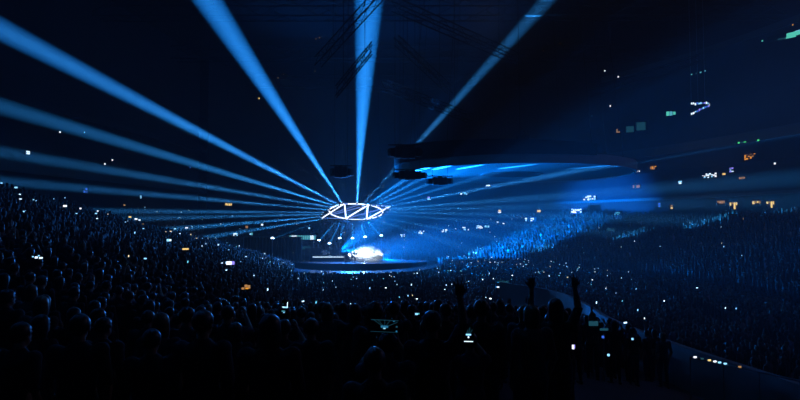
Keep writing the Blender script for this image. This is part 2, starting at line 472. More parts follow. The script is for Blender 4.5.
upL = dict(elL=(-.30, .06, 1.62), wrL=(-.27, .10, 1.87)); upR = dict(elR=(.30, .06, 1.62), wrR=(.27, .10, 1.87))
PH_POSE = dict(elL=(-.26, .22, 1.36), wrL=(-.12, .38, 1.56), elR=(.26, .22, 1.36), wrR=(.12, .38, 1.56), hdL=(.25, .25, 1), hdR=(-.25, .25, 1),
               hnL=(1, 0, 0), hnR=(-1, 0, 0), curlL=.7, curlR=.7)
VAR = [
    person_set('still', {}, clothes=('cloth0', 'denim')),
    person_set('longhair', dict(elL=(-.24, .03, 1.14), wrL=(-.12, .22, 1.12), elR=(.24, .03, 1.14), wrR=(.12, .22, 1.12)), longhair=True, clothes=('cloth2', 'cloth0')),
    person_set('jacket', dict(sleeves=1, hipL=(-.1, 0, .92), kneeL=(-.13, .04, .5), look=(.25, 1, 0)), clothes=('cloth1', 'cloth0')),
    person_set('bun', dict(look=(-.3, 1, .05)), longhair=True, fair=True, clothes=('cloth4', 'denim')),
    person_set('phone', PH_POSE, clothes=('cloth3', 'cloth0')),
    person_set('hand_up', dict(**upR, hdR=(.02, .05, 1), hnR=(0, 1, 0), spreadR=2.3, curlR=.06, sideR=-1), vox=.0065, clothes=('cloth0', 'denim')),
    person_set('both_up', dict(**upL, **upR, hdL=(-.05, 0, 1), hdR=(.05, 0, 1), hnL=(0, 1, 0), hnR=(0, 1, 0), spreadL=1.9, spreadR=1.9, curlL=.1, curlR=.1, sideL=1, sideR=-1), vox=.0068, longhair=True, clothes=('cloth5', 'denim')),
]

# --- seats of the crowd
STAGE = V((-6.5, 84, 0))
people = []     # (pos, facing, zone)
def facing(p): d = STAGE - V(p); return math.atan2(d.y, d.x) - PI / 2
def along(pts, step, zone, keep=.9):
    pos = rnd.uniform(0, step); 
    for a, b in zip(pts, pts[1:]):
        L = (b - a).length
        while pos < L:
            p = a.lerp(b, pos / L)
            if rnd.random() < keep: people.append((V((p.x + rnd.uniform(-.06, .06), p.y + rnd.uniform(-.1, .1), p.z)), facing(p) + rnd.uniform(-.3, .3), zone))
            pos += step * rnd.uniform(.9, 1.25)
        pos -= L
for k in range(rear.rows): along(rear.line(k), .56, 'rear', .92)
for k in range(1, far.rows - 1): along(far.line(k), .62, 'far', .86)
people = [q for q in people if not (q[2] == 'far' and q[0].x > 38 and q[0].z > 7.6)]
def in_stage(x, y):
    return ((x + 6.5) / 13.5) ** 2 + ((y - 84) / 19) ** 2 < 1 or (abs(x + 6.5) < 13 and y > 76)
xin = lambda arr, y: None
def inner_x(t, y, side):
    best = None
    for a, b in zip(t.inn, t.inn[1:]):
        if (a.y - y) * (b.y - y) <= 0 and a.y != b.y:
            x = a.x + (b.x - a.x) * (y - a.y) / (b.y - a.y)
            if side < 0 and x < 5: best = x if best is None else max(best, x)
            if side > 0 and x > 5: best = x if best is None else min(best, x)
    return best
y = 34.6
while y < 98:
    xl = inner_x(rear, y, -1) if y < 76 else -15
    xr = inner_x(far, y, 1)
    if xl is None: xl = -8
    if xr is None: xr = 12
    x = xl + .7
    while x < xr - 1.2:
        if not in_stage(x, y) and rnd.random() < .9:
            ok = True
            if y < 42 and x > 7 and x < 13: ok = False           # aisle beside the parapet
            if abs(x - (y * .25 + 11.5)) < .7: ok = False        # radial aisle
            if ok: people.append((V((x + rnd.uniform(-.15, .15), y + rnd.uniform(-.15, .15), 0)), facing((x, y, 0)) + rnd.uniform(-.4, .4), 'floor'))
        x += rnd.uniform(.52, .72)
    y += .78
# lower right block between the parapet and the right terrace
y = 14
while y < 34:
    x = 14.5
    xr = inner_x(far, y, 1) or 24
    while x < xr - 1:
        if rnd.random() < .8: people.append((V((x, y + rnd.uniform(-.15, .15), 0)), facing((x, y, 0)), 'floor'))
        x += rnd.uniform(.55, .75)
    y += .85
SPECIAL = []    # hand-placed people nearby: (px of head, row of head top, depth, variant, scale, label)
def stand_z(x, y):
    h = BV.ray_cast(V((x, y, 12)), V((0, 0, -1)), 30)
    return h[0].z if h[0] is not None else 0
SPECIAL = [
    (375, 3.9, 0, .86, 'person just behind the big landscape phone, back of rounded head'),
    (355, 8.2, 1, 1.02, 'person with long hair left of the landscape phone'),
    (391, 9.2, 2, 1.0, 'person whose round head shows above the landscape phone'),
    (327, 8.6, 3, 1.0, 'fair haired person in front of the rear stand, left of the long haired one'),
    (432, 5.0, 5, .97, 'person raising one open hand with spread fingers'),
    (556, 7.0, 6, 1.02, 'person holding both arms straight up near the parapet'),
    (388, 4.7, 4, .90, 'person holding a landscape phone up towards the stage'),
    (284, 6.6, 4, .92, 'person holding up a phone with a bright corner, left of centre'),
    (470, 5.8, 4, .84, 'person holding a low phone with a small blue beam picture'),
    (412, 10.0, 0, 1.0, 'person with a small teal phone glow beside the head'),
    (270, 4.6, 1, 1.0, 'long haired person low in the dark below the corner-lit phone'),
    (203, 5.2, 2, 1.04, 'tall person in a jacket facing slightly right at the lower left'),
]
spos = []
for px, d, vi, sc, lab in SPECIAL:
    p = P(px, 300, d); q = V((p.x, d, 0)); q.z = stand_z(q.x, q.y); spos.append(q)
cand = []
for p, a, z in people:
    pr = project(p + V((0, 0, 1.62)))
    if pr is None: continue
    px, py, d = pr
    if d < 4.6 or (px > 600 and d < 4.6) or px < -40 or px > 840 or py > 430 or py < -20: continue
    if d < 4.6 and abs(px - 388) < 45 or abs(px - 594) < 14 and d < 15 and d > 5 and py < 338: continue
    if z == 'rear' and px > 485 and d < 26 and project(p + V((0, 0, 1.72)))[1] < 289 + (px - 500) * .265: continue
    if any((V((p.x, p.y)) - V((q.x, q.y))).length < .5 for q in spos): continue
    # leave the lines of sight to the special ones free
    if d < 9 and any(q.y > p.y and abs(px - project(q + V((0, 0, 1.6)))[0]) < 26 * 3.9 / d and d < q.y for q in spos) and d < 6: continue
    if z != 'rear' or True: cand.append((d, p, a, z, px, py))
cand.sort(key=lambda c: c[0])
def par_dist(p):
    return min((V((p.x, p.y, 0)) - a.lerp(b, t / 6)).length for a, b in zip(PAR, PAR[1:]) for t in range(7))
cand = [c for c in cand if not (6 < c[1].x < 13 and c[1].y < 43 and par_dist(c[1]) < .75) and (V((c[1].x - 8.1, c[1].y - 44))).length > 1.9]
sp_ = []; kept = []
for c in cand[:700]:
    q = V((c[1].x, c[1].y))
    if all((q - r).length > .56 for r in sp_[-120:]): sp_.append(q); kept.append(c)
cand = kept + cand[700:]
NEAR = 300 - len(SPECIAL)
for (px, d, vi, sc, lab), q in zip(SPECIAL, spos):
    put_person(VAR[vi], q, facing(q) * .6, lab, None, sc)
ZL = lambda c: ('dark silhouetted concertgoer standing in the left part of the rear stand', 'concertgoers in the left part of the rear stand') if c[4] < 250 else \
    (('dark silhouetted concertgoer standing in the middle of the rear stand', 'concertgoers in the middle of the rear stand') if c[4] < 520 else
     ('dark silhouetted concertgoer standing in the right part of the rear stand', 'concertgoers in the right part of the rear stand'))
for i, c in enumerate(cand[:NEAR]):
    d, p, a, z, px, py = c
    lab, grp = ZL(c)
    vi = rnd.choice([0, 0, 1, 2, 2, 3, 1, 0] + ([4] if d > 8 else []) + ([6] if d > 13 and rnd.random() < .3 else []))
    put_person(VAR[vi], p, a, lab, grp, rnd.uniform(.92, 1.04), full=d < 9)

# --- everybody further off: one crowd
def low_person(arms):
    n = 7
    R = [(0, 0, .10, .07), (.06, .0, .15, .09), (.85, .0, .165, .10), (1.05, .0, .15, .10), (1.32, .0, .20, .12), (1.43, .0, .20, .10), (1.49, .0, .07, .06),
         (1.54, .01, .06, .07), (1.60, .01, .085, .10), (1.70, .0, .09, .105), (1.77, .0, .05, .06)]
    vs = []; fs = []; tone = []
    for z, yy, rx, ry in R:
        for k in range(n): vs.append((rx * math.cos(2 * PI * k / n), yy + ry * math.sin(2 * PI * k / n), z)); tone.append(0 if z < .9 else (1 if z < 1.5 else (2 if z < 1.6 else 3)))
    for r in range(len(R) - 1):
        for k in range(n): fs.append((r * n + k, r * n + (k + 1) % n, (r + 1) * n + (k + 1) % n, (r + 1) * n + k))
    A = [((-.2, 0, 1.4), (-.25, .02, 1.12), (-.22, .1, .88)), ((.2, 0, 1.4), (.25, .02, 1.12), (.22, .1, .88))] if arms == 0 else \
        [((-.2, 0, 1.4), (-.27, .08, 1.6), (-.22, .12, 1.9)), ((.2, 0, 1.4), (.27, .08, 1.6), (.22, .12, 1.9))] if arms == 1 else \
        [((-.2, 0, 1.4), (-.24, .2, 1.35), (-.08, .34, 1.55)), ((.2, 0, 1.4), (.24, .2, 1.35), (.08, .34, 1.55))]
    for a in A:
        o = len(vs)
        for q, r in zip(a, (.06, .05, .04)):
            for k in range(4): vs.append((q[0] + r * math.cos(PI / 2 * k), q[1] + r * math.sin(PI / 2 * k), q[2])); tone.append(1 if r > .045 else 2)
        for s_ in range(2):
            for k in range(4): fs.append((o + s_ * 4 + k, o + s_ * 4 + (k + 1) % 4, o + s_ * 4 + 4 + (k + 1) % 4, o + s_ * 4 + 4 + k))
        fs.append((o + 8, o + 9, o + 10, o + 11))
    quads = np.array(fs, np.int32)
    return np.array(vs, np.float32), quads, np.array(tone)
LOWS = [low_person(k) for k in (0, 1, 2)]
rest = cand[NEAR:]
rs = np.random.RandomState(3)
AV = []; AF = []; AC = []; off = 0
for d, p, a, z, px, py in rest:
    v, f, t = LOWS[rs.choice(3, p=[.72, .12, .16])]
    s_ = rs.uniform(.9, 1.06); ca, sa = math.cos(a), math.sin(a)
    x = v[:, 0] * s_; yv = v[:, 1] * s_
    AV.append(np.stack([x * ca - yv * sa + p.x, x * sa + yv * ca + p.y, v[:, 2] * s_ + p.z], 1)); AF.append(f + off); off += len(v)
    g = rs.choice([.015, .03, .06, .15, .4], p=[.35, .27, .2, .13, .05]); hue = rs.uniform(.7, 1.3, 3) * g
    pal = np.array([[.02, .025, .04], hue, [.35, .22, .16], [.03, .02, .015] if rs.rand() < .8 else [.2, .13, .07]]); pal = np.clip(pal * .65, 0, 1)
    AC.append(np.concatenate([pal[t], np.ones((len(t), 1))], 1))
AV = np.concatenate(AV).astype(np.float32); AF = np.concatenate(AF).astype(np.int32); AC = np.concatenate(AC).astype(np.float32)
me = bpy.data.meshes.new('crowd'); me.vertices.add(len(AV)); me.vertices.foreach_set('co', AV.ravel())
me.loops.add(AF.size); me.loops.foreach_set('vertex_index', AF.ravel()); me.polygons.add(len(AF))
me.polygons.foreach_set('loop_start', np.arange(len(AF), dtype=np.int32) * 4)
me.polygons.foreach_set('use_smooth', np.ones(len(AF), bool)); me.update(calc_edges=True)
at = me.color_attributes.new('cloth', 'FLOAT_COLOR', 'POINT'); at.data.foreach_set('color', AC.ravel())
cm = bpy.data.materials.new('crowdcloth'); cm.use_nodes = True
an = cm.node_tree.nodes.new('ShaderNodeVertexColor'); an.layer_name = 'cloth'
cm.node_tree.links.new(an.outputs[0], cm.node_tree.nodes['Principled BSDF'].inputs['Base Color']); cm.node_tree.nodes['Principled BSDF'].inputs['Roughness'].default_value = .6
me.materials.append(cm)
o = bpy.data.objects.new('crowd', me); COL.objects.link(o)
tag(o, 'thousands of distant concertgoers filling the floor and the terraces', 'crowd', None, 'stuff')
print('crowd', len(rest), 'near', NEAR, 'near max d', cand[NEAR - 1][0])

# ------------------------------------------------------------------ phones
def phone_mesh(scr, w_=.155, h_=.076):
    mb = MB(); mb.box((0, 0, 0), (w_, .010, h_), 'plastic', bev=.004); mb.box((0, -.0056, 0), (w_ * .93, .0012, h_ * .9), scr); return mb.mesh('phone')
PHM = [phone_mesh('ph%d' % i) for i in range(5)] + [phone_mesh('ph%d' % i, .076, .155) for i in range(5)]
PHONES = []
def face_cam(p, tilt=0):
    d = CAM - V(p); return (math.atan2(d.y, d.x) + PI / 2)
def phone(p, k, label, group, sc=1.):
    o = bpy.data.objects.new('phone', PHM[k]); COL.objects.link(o); o.location = p
    o.rotation_euler = (rnd.uniform(-.2, .2), rnd.uniform(-.25, .25), face_cam(p) + rnd.uniform(-.35, .35)); o.scale = (sc,) * 3
    tag(o, label, 'phone', group); PHONES.append(o); return o
pick = [c for c in rest if c[0] > 20]
rnd.shuffle(pick)
quota = dict(left=55, floor=165, right=62)
names = dict(left=('glowing phone screen held up in the crowd of the left terrace', 'phones in the left terrace'),
             floor=('glowing phone screen held up in the crowd on the arena floor', 'phones on the arena floor'),
             right=('tiny phone screen glowing in the far and right terraces', 'phones in the far and right terraces'))
for d, p, a, z, px, py in pick:
    if not (5 < px < 795 and py < 368): continue
    q = 'left' if z == 'rear' and px < 330 else ('floor' if z in ('floor', 'rear') else 'right')
    if q == 'floor' and px > 640 and rnd.random() < .75: continue
    if quota[q] <= 0: continue
    quota[q] -= 1
    fd = V((-math.sin(a), math.cos(a), 0))
    phone(p + fd * .36 + V((rnd.uniform(-.1, .1), 0, rnd.uniform(1.66, 1.95))), rnd.choice([0, 0, 1, 1, 2, 3, 4]) + rnd.choice([0, 5]), *names[q], sc=rnd.choice([.55, .6, .7, .8, 1.0]))
# the ones that can be told apart
def near_phone(px, py, d, w_, h_, label, screen, roll=0., parent_mats=None):
    p = P(px, py, d); r = empty('phone', p, label, 'phone')
    v = (p - CAM); r.rotation_euler = (-math.atan2(v.z, math.hypot(v.x, v.y)) * -1, roll, face_cam(p))
    MB().box((0, 0, 0), (w_, .009, h_), 'plastic', bev=.004).build('phone_case', r)
    sm = MB().box((0, -.0052, 0), (w_ * .92, .001, h_ * .9), 'plastic').build('screen', r)
    pc = MB()
    for kind, *a in screen:
        if kind == 'line':
            x0, z0, x1, z1, t, m = a; dx, dz = x1 - x0, z1 - z0; L = math.hypot(dx, dz); nx, nz = -dz / L * t / 2, dx / L * t / 2
            pc.add([(x0 * w_ + nx * .1, -.0062, z0 * h_ + nz * .1), (x0 * w_ - nx * .1, -.0062, z0 * h_ - nz * .1), (x1 * w_ - nx * .1, -.0062, z1 * h_ - nz * .1), (x1 * w_ + nx * .1, -.0062, z1 * h_ + nz * .1)], [(0, 1, 2, 3)], m)
        else:
            x0, z0, sx, sz, m = a; pc.box((x0 * w_, -.0062, z0 * h_), (sx * w_, .0006, sz * h_), m)
    pc.build('screen_picture', sm)
    return r
fan = [('line', -.01, -.08, -.36, .40, .03, 'screendim'), ('line', -.0, -.08, -.22, .42, .03, 'screendim'), ('line', 0, -.08, 0, .42, .03, 'screendim'), ('line', .01, -.08, .18, .42, .03, 'screendim'),
       ('line', .02, -.08, .42, .3, .03, 'screendim'), ('box', 0, -.05, .24, .16, 'screenblue'), ('box', 0, -.17, .08, .1, 'screenlit')]
bars = [('box', 0, .42, .9, .03, 'screendim'), ('box', 0, -.42, .9, .02, 'screendim'), ('box', .4, -.34, .05, .1, 'screenblue'), ('box', .4, -.02, .06, .12, 'screendim'), ('box', .3, .36, .06, .06, 'screenblue')]
near_phone(384.5, 326, 4.35, .235, .105, 'wide landscape phone filming the stage with a blue beam fan on screen', fan + bars, .05)
near_phone(285, 307, 6.2, .075, .15, 'upright phone with a bright corner on screen, held left of centre',
           [('box', .32, .16, .1, .4, 'cool'), ('box', .05, -.02, .7, .10, 'ice'), ('box', -.25, .0, .3, .06, 'cool'), ('box', -.2, -.3, .5, .05, 'teal'), ('box', -.1, -.4, .2, .05, 'ice'), ('box', -.3, .22, .12, .07, 'screendim')], .05)
near_phone(468.5, 335, 5.4, .10, .15, 'small phone low at centre showing blue beams over a white bar',
           [('line', 0, 0, -.4, .44, .04, 'screendim'), ('line', 0, 0, -.12, .46, .04, 'screendim'), ('line', 0, 0, .14, .46, .04, 'screendim'), ('line', 0, 0, .4, .34, .04, 'screendim'), ('box', 0, .02, .5, .1, 'ice'), ('box', 0, -.14, .14, .1, 'cool'), ('box', 0, -.4, .84, .05, 'cool')])
near_phone(496.5, 325.5, 9, .065, .10, 'small upright phone with two white blocks on screen', [('box', 0, .22, .8, .3, 'cool'), ('box', 0, -.24, .8, .3, 'cool')])
near_phone(573.5, 347, 8, .05, .075, 'small violet and white phone screen below the parapet', [('box', -.1, 0, .6, .8, 'spark'), ('box', .25, .1, .3, .7, 'violet')])
near_phone(230, 263, 20, .32, .15, 'bright white and violet phone screen at the top of the left foreground crowd', [('box', -.1, .0, .6, .8, 'spark'), ('box', .33, .0, .3, .8, 'violet'), ('box', -.42, .1, .1, .5, 'ice')])
near_phone(185.5, 249, 22, .26, .075, 'amber phone screen in the left crowd', [('box', 0, 0, .9, .8, 'warm')])
near_phone(169, 240.5, 26, .22, .14, 'pale blue phone screen among the left crowd lights', [('box', -.2, .1, .5, .8, 'ice'), ('box', .25, .1, .4, .6, 'cool')])
near_phone(38, 257, 12, .26, .085, 'cluster-lit pale phone screen in the dark at far left', [('box', -.35, .1, .12, .3, 'ice'), ('box', -.12, -.1, .2, .5, 'cool'), ('box', .2, -.25, .25, .4, 'cool'), ('box', .05, .3, .12, .3, 'ice')])
near_phone(246, 287, 14, .24, .17, 'phone screen showing yellow green patches, left of centre', [('box', -.3, -.2, .3, .3, 'warmdim'), ('box', 0, .15, .3, .4, 'warmdim'), ('box', .3, .0, .25, .5, 'warmdim'), ('box', .1, -.2, .3, .2, 'orange')])
near_phone(417, 314, 9.5, .09, .05, 'small teal phone glow beside a head', [('box', -.1, 0, .5, .6, 'ice'), ('box', .3, .1, .3, .5, 'teal')])
near_phone(603, 337, 12, .06, .06, 'deep blue phone screen right of centre', [('box', 0, 0, .8, .8, 'blueled')])
near_phone(632.5, 339, 14, .06, .06, 'pale blue phone screen in the right part of the rear stand', [('box', 0, 0, .8, .8, 'ice')])
near_phone(608.5, 355, 8, .04, .04, 'tiny blue phone screen low at right', [('box', 0, 0, .8, .8, 'ice')])

# ------------------------------------------------------------------ the stage
so = empty('stage', (STAGE.x, 84, 0), 'low oval concert stage with glossy deck beyond the floor crowd', 'stage')
def oval(rx, ry, z0, z1, m, y0=0, n=48):
    mb = MB(); vs = []
    for k in range(n):
        a = 2 * PI * k / n; vs += [(rx * math.cos(a), y0 + ry * math.sin(a), z0), (rx * math.cos(a), y0 + ry * math.sin(a), z1)]
    fs = [(2 * i, 2 * ((i + 1) % n), 2 * ((i + 1) % n) + 1, 2 * i + 1) for i in range(n)] + [tuple(2 * i + 1 for i in range(n))]
    mb.add(vs, fs, m); return mb
oval(10.5, 6.0, 0, 1.75, 'black').build('base', so)
oval(10.7, 6.2, 1.76, 1.86, 'glossdeck').build('deck', so)
rw = empty('runway', (STAGE.x, 84, 0), 'curved glossy runway looping in front of the stage', 'runway')
def arc_slab(a0, a1, r0, r1, ky, z0, z1, m, n=40):
    mb = MB(); vs = []
    for k in range(n + 1):
        a = a0 + (a1 - a0) * k / n; c, s_ = math.cos(a), math.sin(a)
        vs += [(r0 * c, r0 * ky * s_, z0), (r1 * c, r1 * ky * s_, z0), (r1 * c, r1 * ky * s_, z1), (r0 * c, r0 * ky * s_, z1)]
    fs = [(4 * i + j, 4 * i + (j + 1) % 4, 4 * i + 4 + (j + 1) % 4, 4 * i + 4 + j) for i in range(n) for j in range(4)] + [(0, 3, 2, 1), (4 * n, 4 * n + 1, 4 * n + 2, 4 * n + 3)]
    mb.add(vs, fs, m); return mb
arc_slab(PI * 1.02, PI * 1.98, 9.8, 12.4, 1.35, 0, 1.3, 'black').build('base', rw)
arc_slab(PI * 1.02, PI * 1.98, 9.7, 12.5, 1.35, 1.31, 1.4, 'glossdeck').build('walkway', rw)
# platform with band gear, left of the performers
ri = empty('riser', (-10.6, 84.2, 1.86), 'black platform for the band at the left of the stage', 'riser')
MB().box((0, 0, .35), (4.6, 2.4, .7), 'black', bev=.03).build('body', ri)
MB().box((0, 0, .72), (4.7, 2.5, .04), 'deck').build('top', ri)
MB().box((0, -1.27, .62), (4.6, .05, .10), 'cool').build('light_strip', ri)
dk = empty('drum_kit', (-11.3, 84.4, 2.60), 'drum kit on the black band platform', 'drums')
Rx = Matrix.Rotation(PI / 2, 3, 'X')
MB().lathe((0, -.1, .30), [(.28, -.2), (.29, -.19), (.29, .19), (.28, .2)], 'white', 20, Rx).build('bass_drum', dk)
for x, y_, z, r in ((-.22, -.1, .72, .16), (.2, -.1, .72, .17), (.55, .3, .45, .21), (-.5, .35, .55, .18)):
    MB().lathe((x, y_, z), [(r - .01, -.12), (r, -.11), (r, .11), (r - .01, .12)], 'white', 16).build('drum', dk)
for x, y_, z in ((-.7, -.05, 1.15), (.72, -.05, 1.2), (.95, .35, 1.0)):
    cy = MB().lathe((x, y_, z), [(.24, 0), (.08, .02), (.03, .035), (0.005, .04)], 'brass', 18).build('cymbal', dk)
    MB().tube((x, y_, 0), (x, y_, z), .014, 'chrome').build('cymbal_stand', cy)
kb = empty('keyboard', (-9.3, 83.7, 2.60), 'keyboard on its stand at the right end of the band platform', 'keyboard')
MB().box((0, 0, .95), (1.3, .34, .10), 'black', bev=.02).build('body', kb); MB().box((0, .06, 1.005), (1.15, .15, .02), 'white').build('keys', kb)
for s_ in (-1, 1): MB().tube((s_ * .45, -.1, 0), (-s_ * .45, .1, .9), .02, 'chrome').build('leg', kb)
for i, (x, lab) in enumerate(((-14.2, 'outermost'), (-13.4, 'middle'), (-12.6 - .6 + .55, 'innermost'))):
    am = empty('amplifier', (x, 86.3, 1.86), '%s of the three black amplifier stacks behind the band platform' % lab, 'amplifier', 'amplifier stacks')
    for k in (0, 1):
        MB().box((0, 0, .38 + .76 * k), (.72, .36, .74), 'black', bev=.03).build('cabinet', am)
        g = MB()
        for a, b in ((-.16, -.16), (.16, -.16), (-.16, .16), (.16, .16)): g.lathe((a, -.185, .38 + .76 * k + b), [(.13, 0), (.12, .01), (.03, -.02)], 'plastic', 14, Rx)
        g.build('speaker_cone', am)
    MB().box((0, 0, 1.66), (.72, .3, .26), 'black', bev=.02).build('amplifier_head', am)
# performers
lean = dict(pelvis=(0, -.05, .86), chest=(0, .10, 1.17), neck=(0, .22, 1.33), head=(0, .30, 1.45), look=(0, 1, -.35),
            hipL=(-.1, -.05, .84), kneeL=(-.22, .30, .50), ankL=(-.26, .22, .09), hipR=(.1, -.05, .84), kneeR=(.20, -.12, .46), ankR=(.26, -.42, .09),
            shL=(-.19, .15, 1.28), elL=(-.33, .28, 1.07), wrL=(-.20, .48, 1.05), shR=(.19, .15, 1.28), elR=(.26, .30, 1.06), wrR=(.06, .45, 1.28), sleeves=1)
st1 = person_set('lean', lean, clothes=('cloth0', 'cloth0'))
pa = put_person(st1, (-6.75, 80.6, 1.86), -PI * .55, 'performer in dark clothes leaning forward in front of white smoke', None, 1.05)
st2 = person_set('guitar', dict(elL=(-.34, .10, 1.2), wrL=(-.42, .34, 1.22), elR=(.30, -.02, 1.16), wrR=(.10, .2, 1.02), sleeves=1, kneeL=(-.16, .06, .5), ankL=(-.22, 0, .09), kneeR=(.15, .0, .5), ankR=(.22, -.05, .09)), longhair=True, clothes=('cloth1', 'cloth0'))
pb = put_person(st2, (-7.75, 81.3, 1.86), -PI * .6, 'guitarist in dark clothes standing left of the leaning performer', None, 1.0)
gt = empty('electric_guitar', (-7.75, 81.3, 1.86), 'electric guitar held by the guitarist on stage', 'guitar'); gt.rotation_euler = (0, 0, -PI * .6)
g = MB()
outl = [(.26, -.02), (.20, .12), (.08, .10), (-.02, .13), (-.10, .08), (-.09, 0), (-.12, -.08), (-.02, -.13), (.08, -.09), (.20, -.13)]
vs = [(x, .20, 1.02 + z) for x, z in outl] + [(x, .245, 1.02 + z) for x, z in outl]; k = len(outl)
g.add(vs, [(i, (i + 1) % k, k + (i + 1) % k, k + i) for i in range(k)] + [tuple(range(k))[::-1], tuple(range(k, 2 * k))], 'wood'); g.build('body', gt)
MB().tube((-.08, .24, 1.03), (-.62, .27, 1.26), .022, 'black').build('neck', gt)
MB().box((-.68, .27, 1.285), (.16, .03, .07), 'black').build('headstock', gt)
mc = empty('microphone_stand', (-6.0, 80.2, 1.86), 'slim microphone stand right of the leaning performer', 'microphone stand')
MB().lathe((0, 0, 0), [(.14, 0), (.14, .02), (.02, .04)], 'black').build('base', mc); MB().tube((0, 0, .03), (0, 0, 1.5), .012, 'chrome').build('pole', mc)
MB().lathe((0, 0, 1.5), [(.012, 0), (.016, .1), (.03, .13), (.03, .16), (.01, .18)], 'black').build('microphone', mc)
# smoke
sm = bmesh.new()
for c, r in (((-1.3, 0, .55), (1.0, .8, .75)), ((0, .3, .75), (1.5, 1.0, 1.15)), ((1.3, .1, .6), (1.3, .9, .95)), ((.6, -.3, .35), (1.8, .9, .55)), ((-.5, .2, 1.2), (.8, .6, .6)), ((.9, .2, 1.2), (.8, .6, .6))):
    ellipsoid(sm, V(c), r)
smm = remesh(sm, 'smoke_plume', .12)
sv = bpy.data.materials.new('smoke'); sv.use_nodes = True; t = sv.node_tree; t.nodes.remove(t.nodes['Principled BSDF'])
pv = t.nodes.new('ShaderNodeVolumePrincipled'); pv.inputs['Color'].default_value = (.9, .93, 1, 1)
tc = t.nodes.new('ShaderNodeTexCoord'); nz = t.nodes.new('ShaderNodeTexNoise'); nz.inputs['Scale'].default_value = 1.1; nz.inputs['Detail'].default_value = 4
rp = t.nodes.new('ShaderNodeMapRange'); rp.inputs[1].default_value = .36; rp.inputs[2].default_value = .7; rp.inputs[3].default_value = .12; rp.inputs[4].default_value = .9
t.links.new(tc.outputs['Object'], nz.inputs['Vector']); t.links.new(nz.outputs['Fac'], rp.inputs[0]); t.links.new(rp.outputs[0], pv.inputs['Density']); t.links.new(pv.outputs[0], t.nodes['Material Output'].inputs['Volume'])
smm.materials.clear(); smm.materials.append(sv)
o = bpy.data.objects.new('smoke_plume', smm); COL.objects.link(o); o.location = (-5.2, 83.2, 2.05); o.scale = (1.1, 1.1, 1.15)
tag(o, 'bright white smoke cloud billowing on the stage behind the performers', 'smoke', None, 'stuff')
# curtain box and screens at the left of the stage
cu = empty('curtain', (-20.7, 91.2, 0), 'tall black curtain wall hiding the backstage left of the stage', 'curtain')
mb = MB(); n = 60; vs = []
for k in range(n + 1):
    x = -4.6 + 9.2 * k / n; y_ = .12 * math.sin(k * 1.9); vs += [(x, y_, 0), (x, y_, 5.2)]
for k in range(n + 1):
    x = 4.6 - 9.2 * k / n; y_ = .25 + .12 * math.sin((n - k) * 1.9); vs += [(x, y_, 0), (x, y_, 5.2)]
L = len(vs) // 2; mb.add(vs, [(2 * i, 2 * ((i + 1) % L), 2 * ((i + 1) % L) + 1, 2 * i + 1) for i in range(L)] + [tuple(2 * i + 1 for i in range(L))], 'drape'); mb.build('cloth', cu)
MB().tube((-4.8, .12, 5.25), (4.8, .12, 5.25), .06, 'steel').build('rail', cu)
for s_ in (-1, 1): MB().tube((s_ * 4.75, .12, 0), (s_ * 4.75, .12, 5.3), .06, 'steel').build('post', cu)
def led_wall(px, py, d, w_, h_, nx, lab, m, bright=()):
    p = P(px, py, d); r = empty('led_panel', (p.x, p.y, p.z), lab, 'screen')
    MB().box((0, .08, 0), (w_ + .2, .12, h_ + .2), 'black').build('frame', r)
    c = MB()
    for i in range(nx):
        c.box((-w_ / 2 + (i + .5) * w_ / nx, 0, 0), (w_ / nx * .7, .04, h_ * .9), m if i not in bright else 'cool')
    c.build('cells', r)
    for s_ in (-1, 1): MB().tube((s_ * w_ * .42, .1, -h_ / 2), (s_ * w_ * .42, .1, -p.z), .06, 'steel').build('leg', r)
led_wall(302.5, 237.5, 93, 4.4, .75, 14, 'bright teal strip of screen cells left of the stage', 'teal', (1, 2, 3, 11, 12))
led_wall(299.5, 248, 92, 3.6, .6, 12, 'dim teal strip of screen cells below the bright one', 'tealdim')

# ------------------------------------------------------------------ hanging truss sign
TC = P(356, 211, 82); tn = V((0, math.sin(math.radians(15.6)), math.cos(math.radians(15.6))))
def on_truss(px, py, lift=0):
    d = ray(px, py); t = (TC - CAM).dot(tn) / d.dot(tn); return CAM + d * t + V((0, 0, lift))
tr = empty('lighting_truss', TC, 'glowing white round truss with a slanted frame and zigzag hung over the stage', 'truss')
loc = lambda px, py: on_truss(px, py) - TC
# circle in the plane of the frame
e1 = V((1, 0, 0)); e2 = tn.cross(e1)
a, b = loc(331, 213.8), loc(381.7, 210); c0 = (a + b) / 2; rad = (b - a).length / 2
MB().path([c0 + e1 * rad * math.cos(t) + e2 * rad * math.sin(t) for t in [2 * PI * k / 56 for k in range(56)]], .08, 'tube', 6, True).build('ring', tr)
for q in (((322.2, 218), (343.8, 203.8)), ((343.8, 203.8), (390, 206.4)), ((390, 206.4), (366.6, 219.2)), ((366.6, 219.2), (322.2, 218))):
    MB().tube(loc(*q[0]), loc(*q[1]), .085 if q[0][0] != 366.6 else .05, 'tube' if q[0][0] not in (343.8, 366.6) else 'tubedim').build('frame_bar', tr)
for q, m, r in ((((344.5, 203.8), (346, 218.6)), 'tube', .10), (((368, 205), (366.6, 219)), 'tube', .10), (((346, 218.4), (368, 205)), 'tube', .10),
                (((331, 215.2), (366, 205.6)), 'tubedim', .065), (((350, 217.5), (383, 208.5)), 'tubedim', .065), (((330, 214), (360, 204.6)), 'tubedim', .05)):
    MB().tube(loc(*q[0]), loc(*q[1]), r, m).build('cross_bar', tr)
for px, py in ((333, 211), (345, 205), (368, 205), (381, 209)):
    p = loc(px, py); MB().tube(p, V((p.x * .8, p.y * .8, 40 - TC.z)), .02, 'black').build('cable', tr)

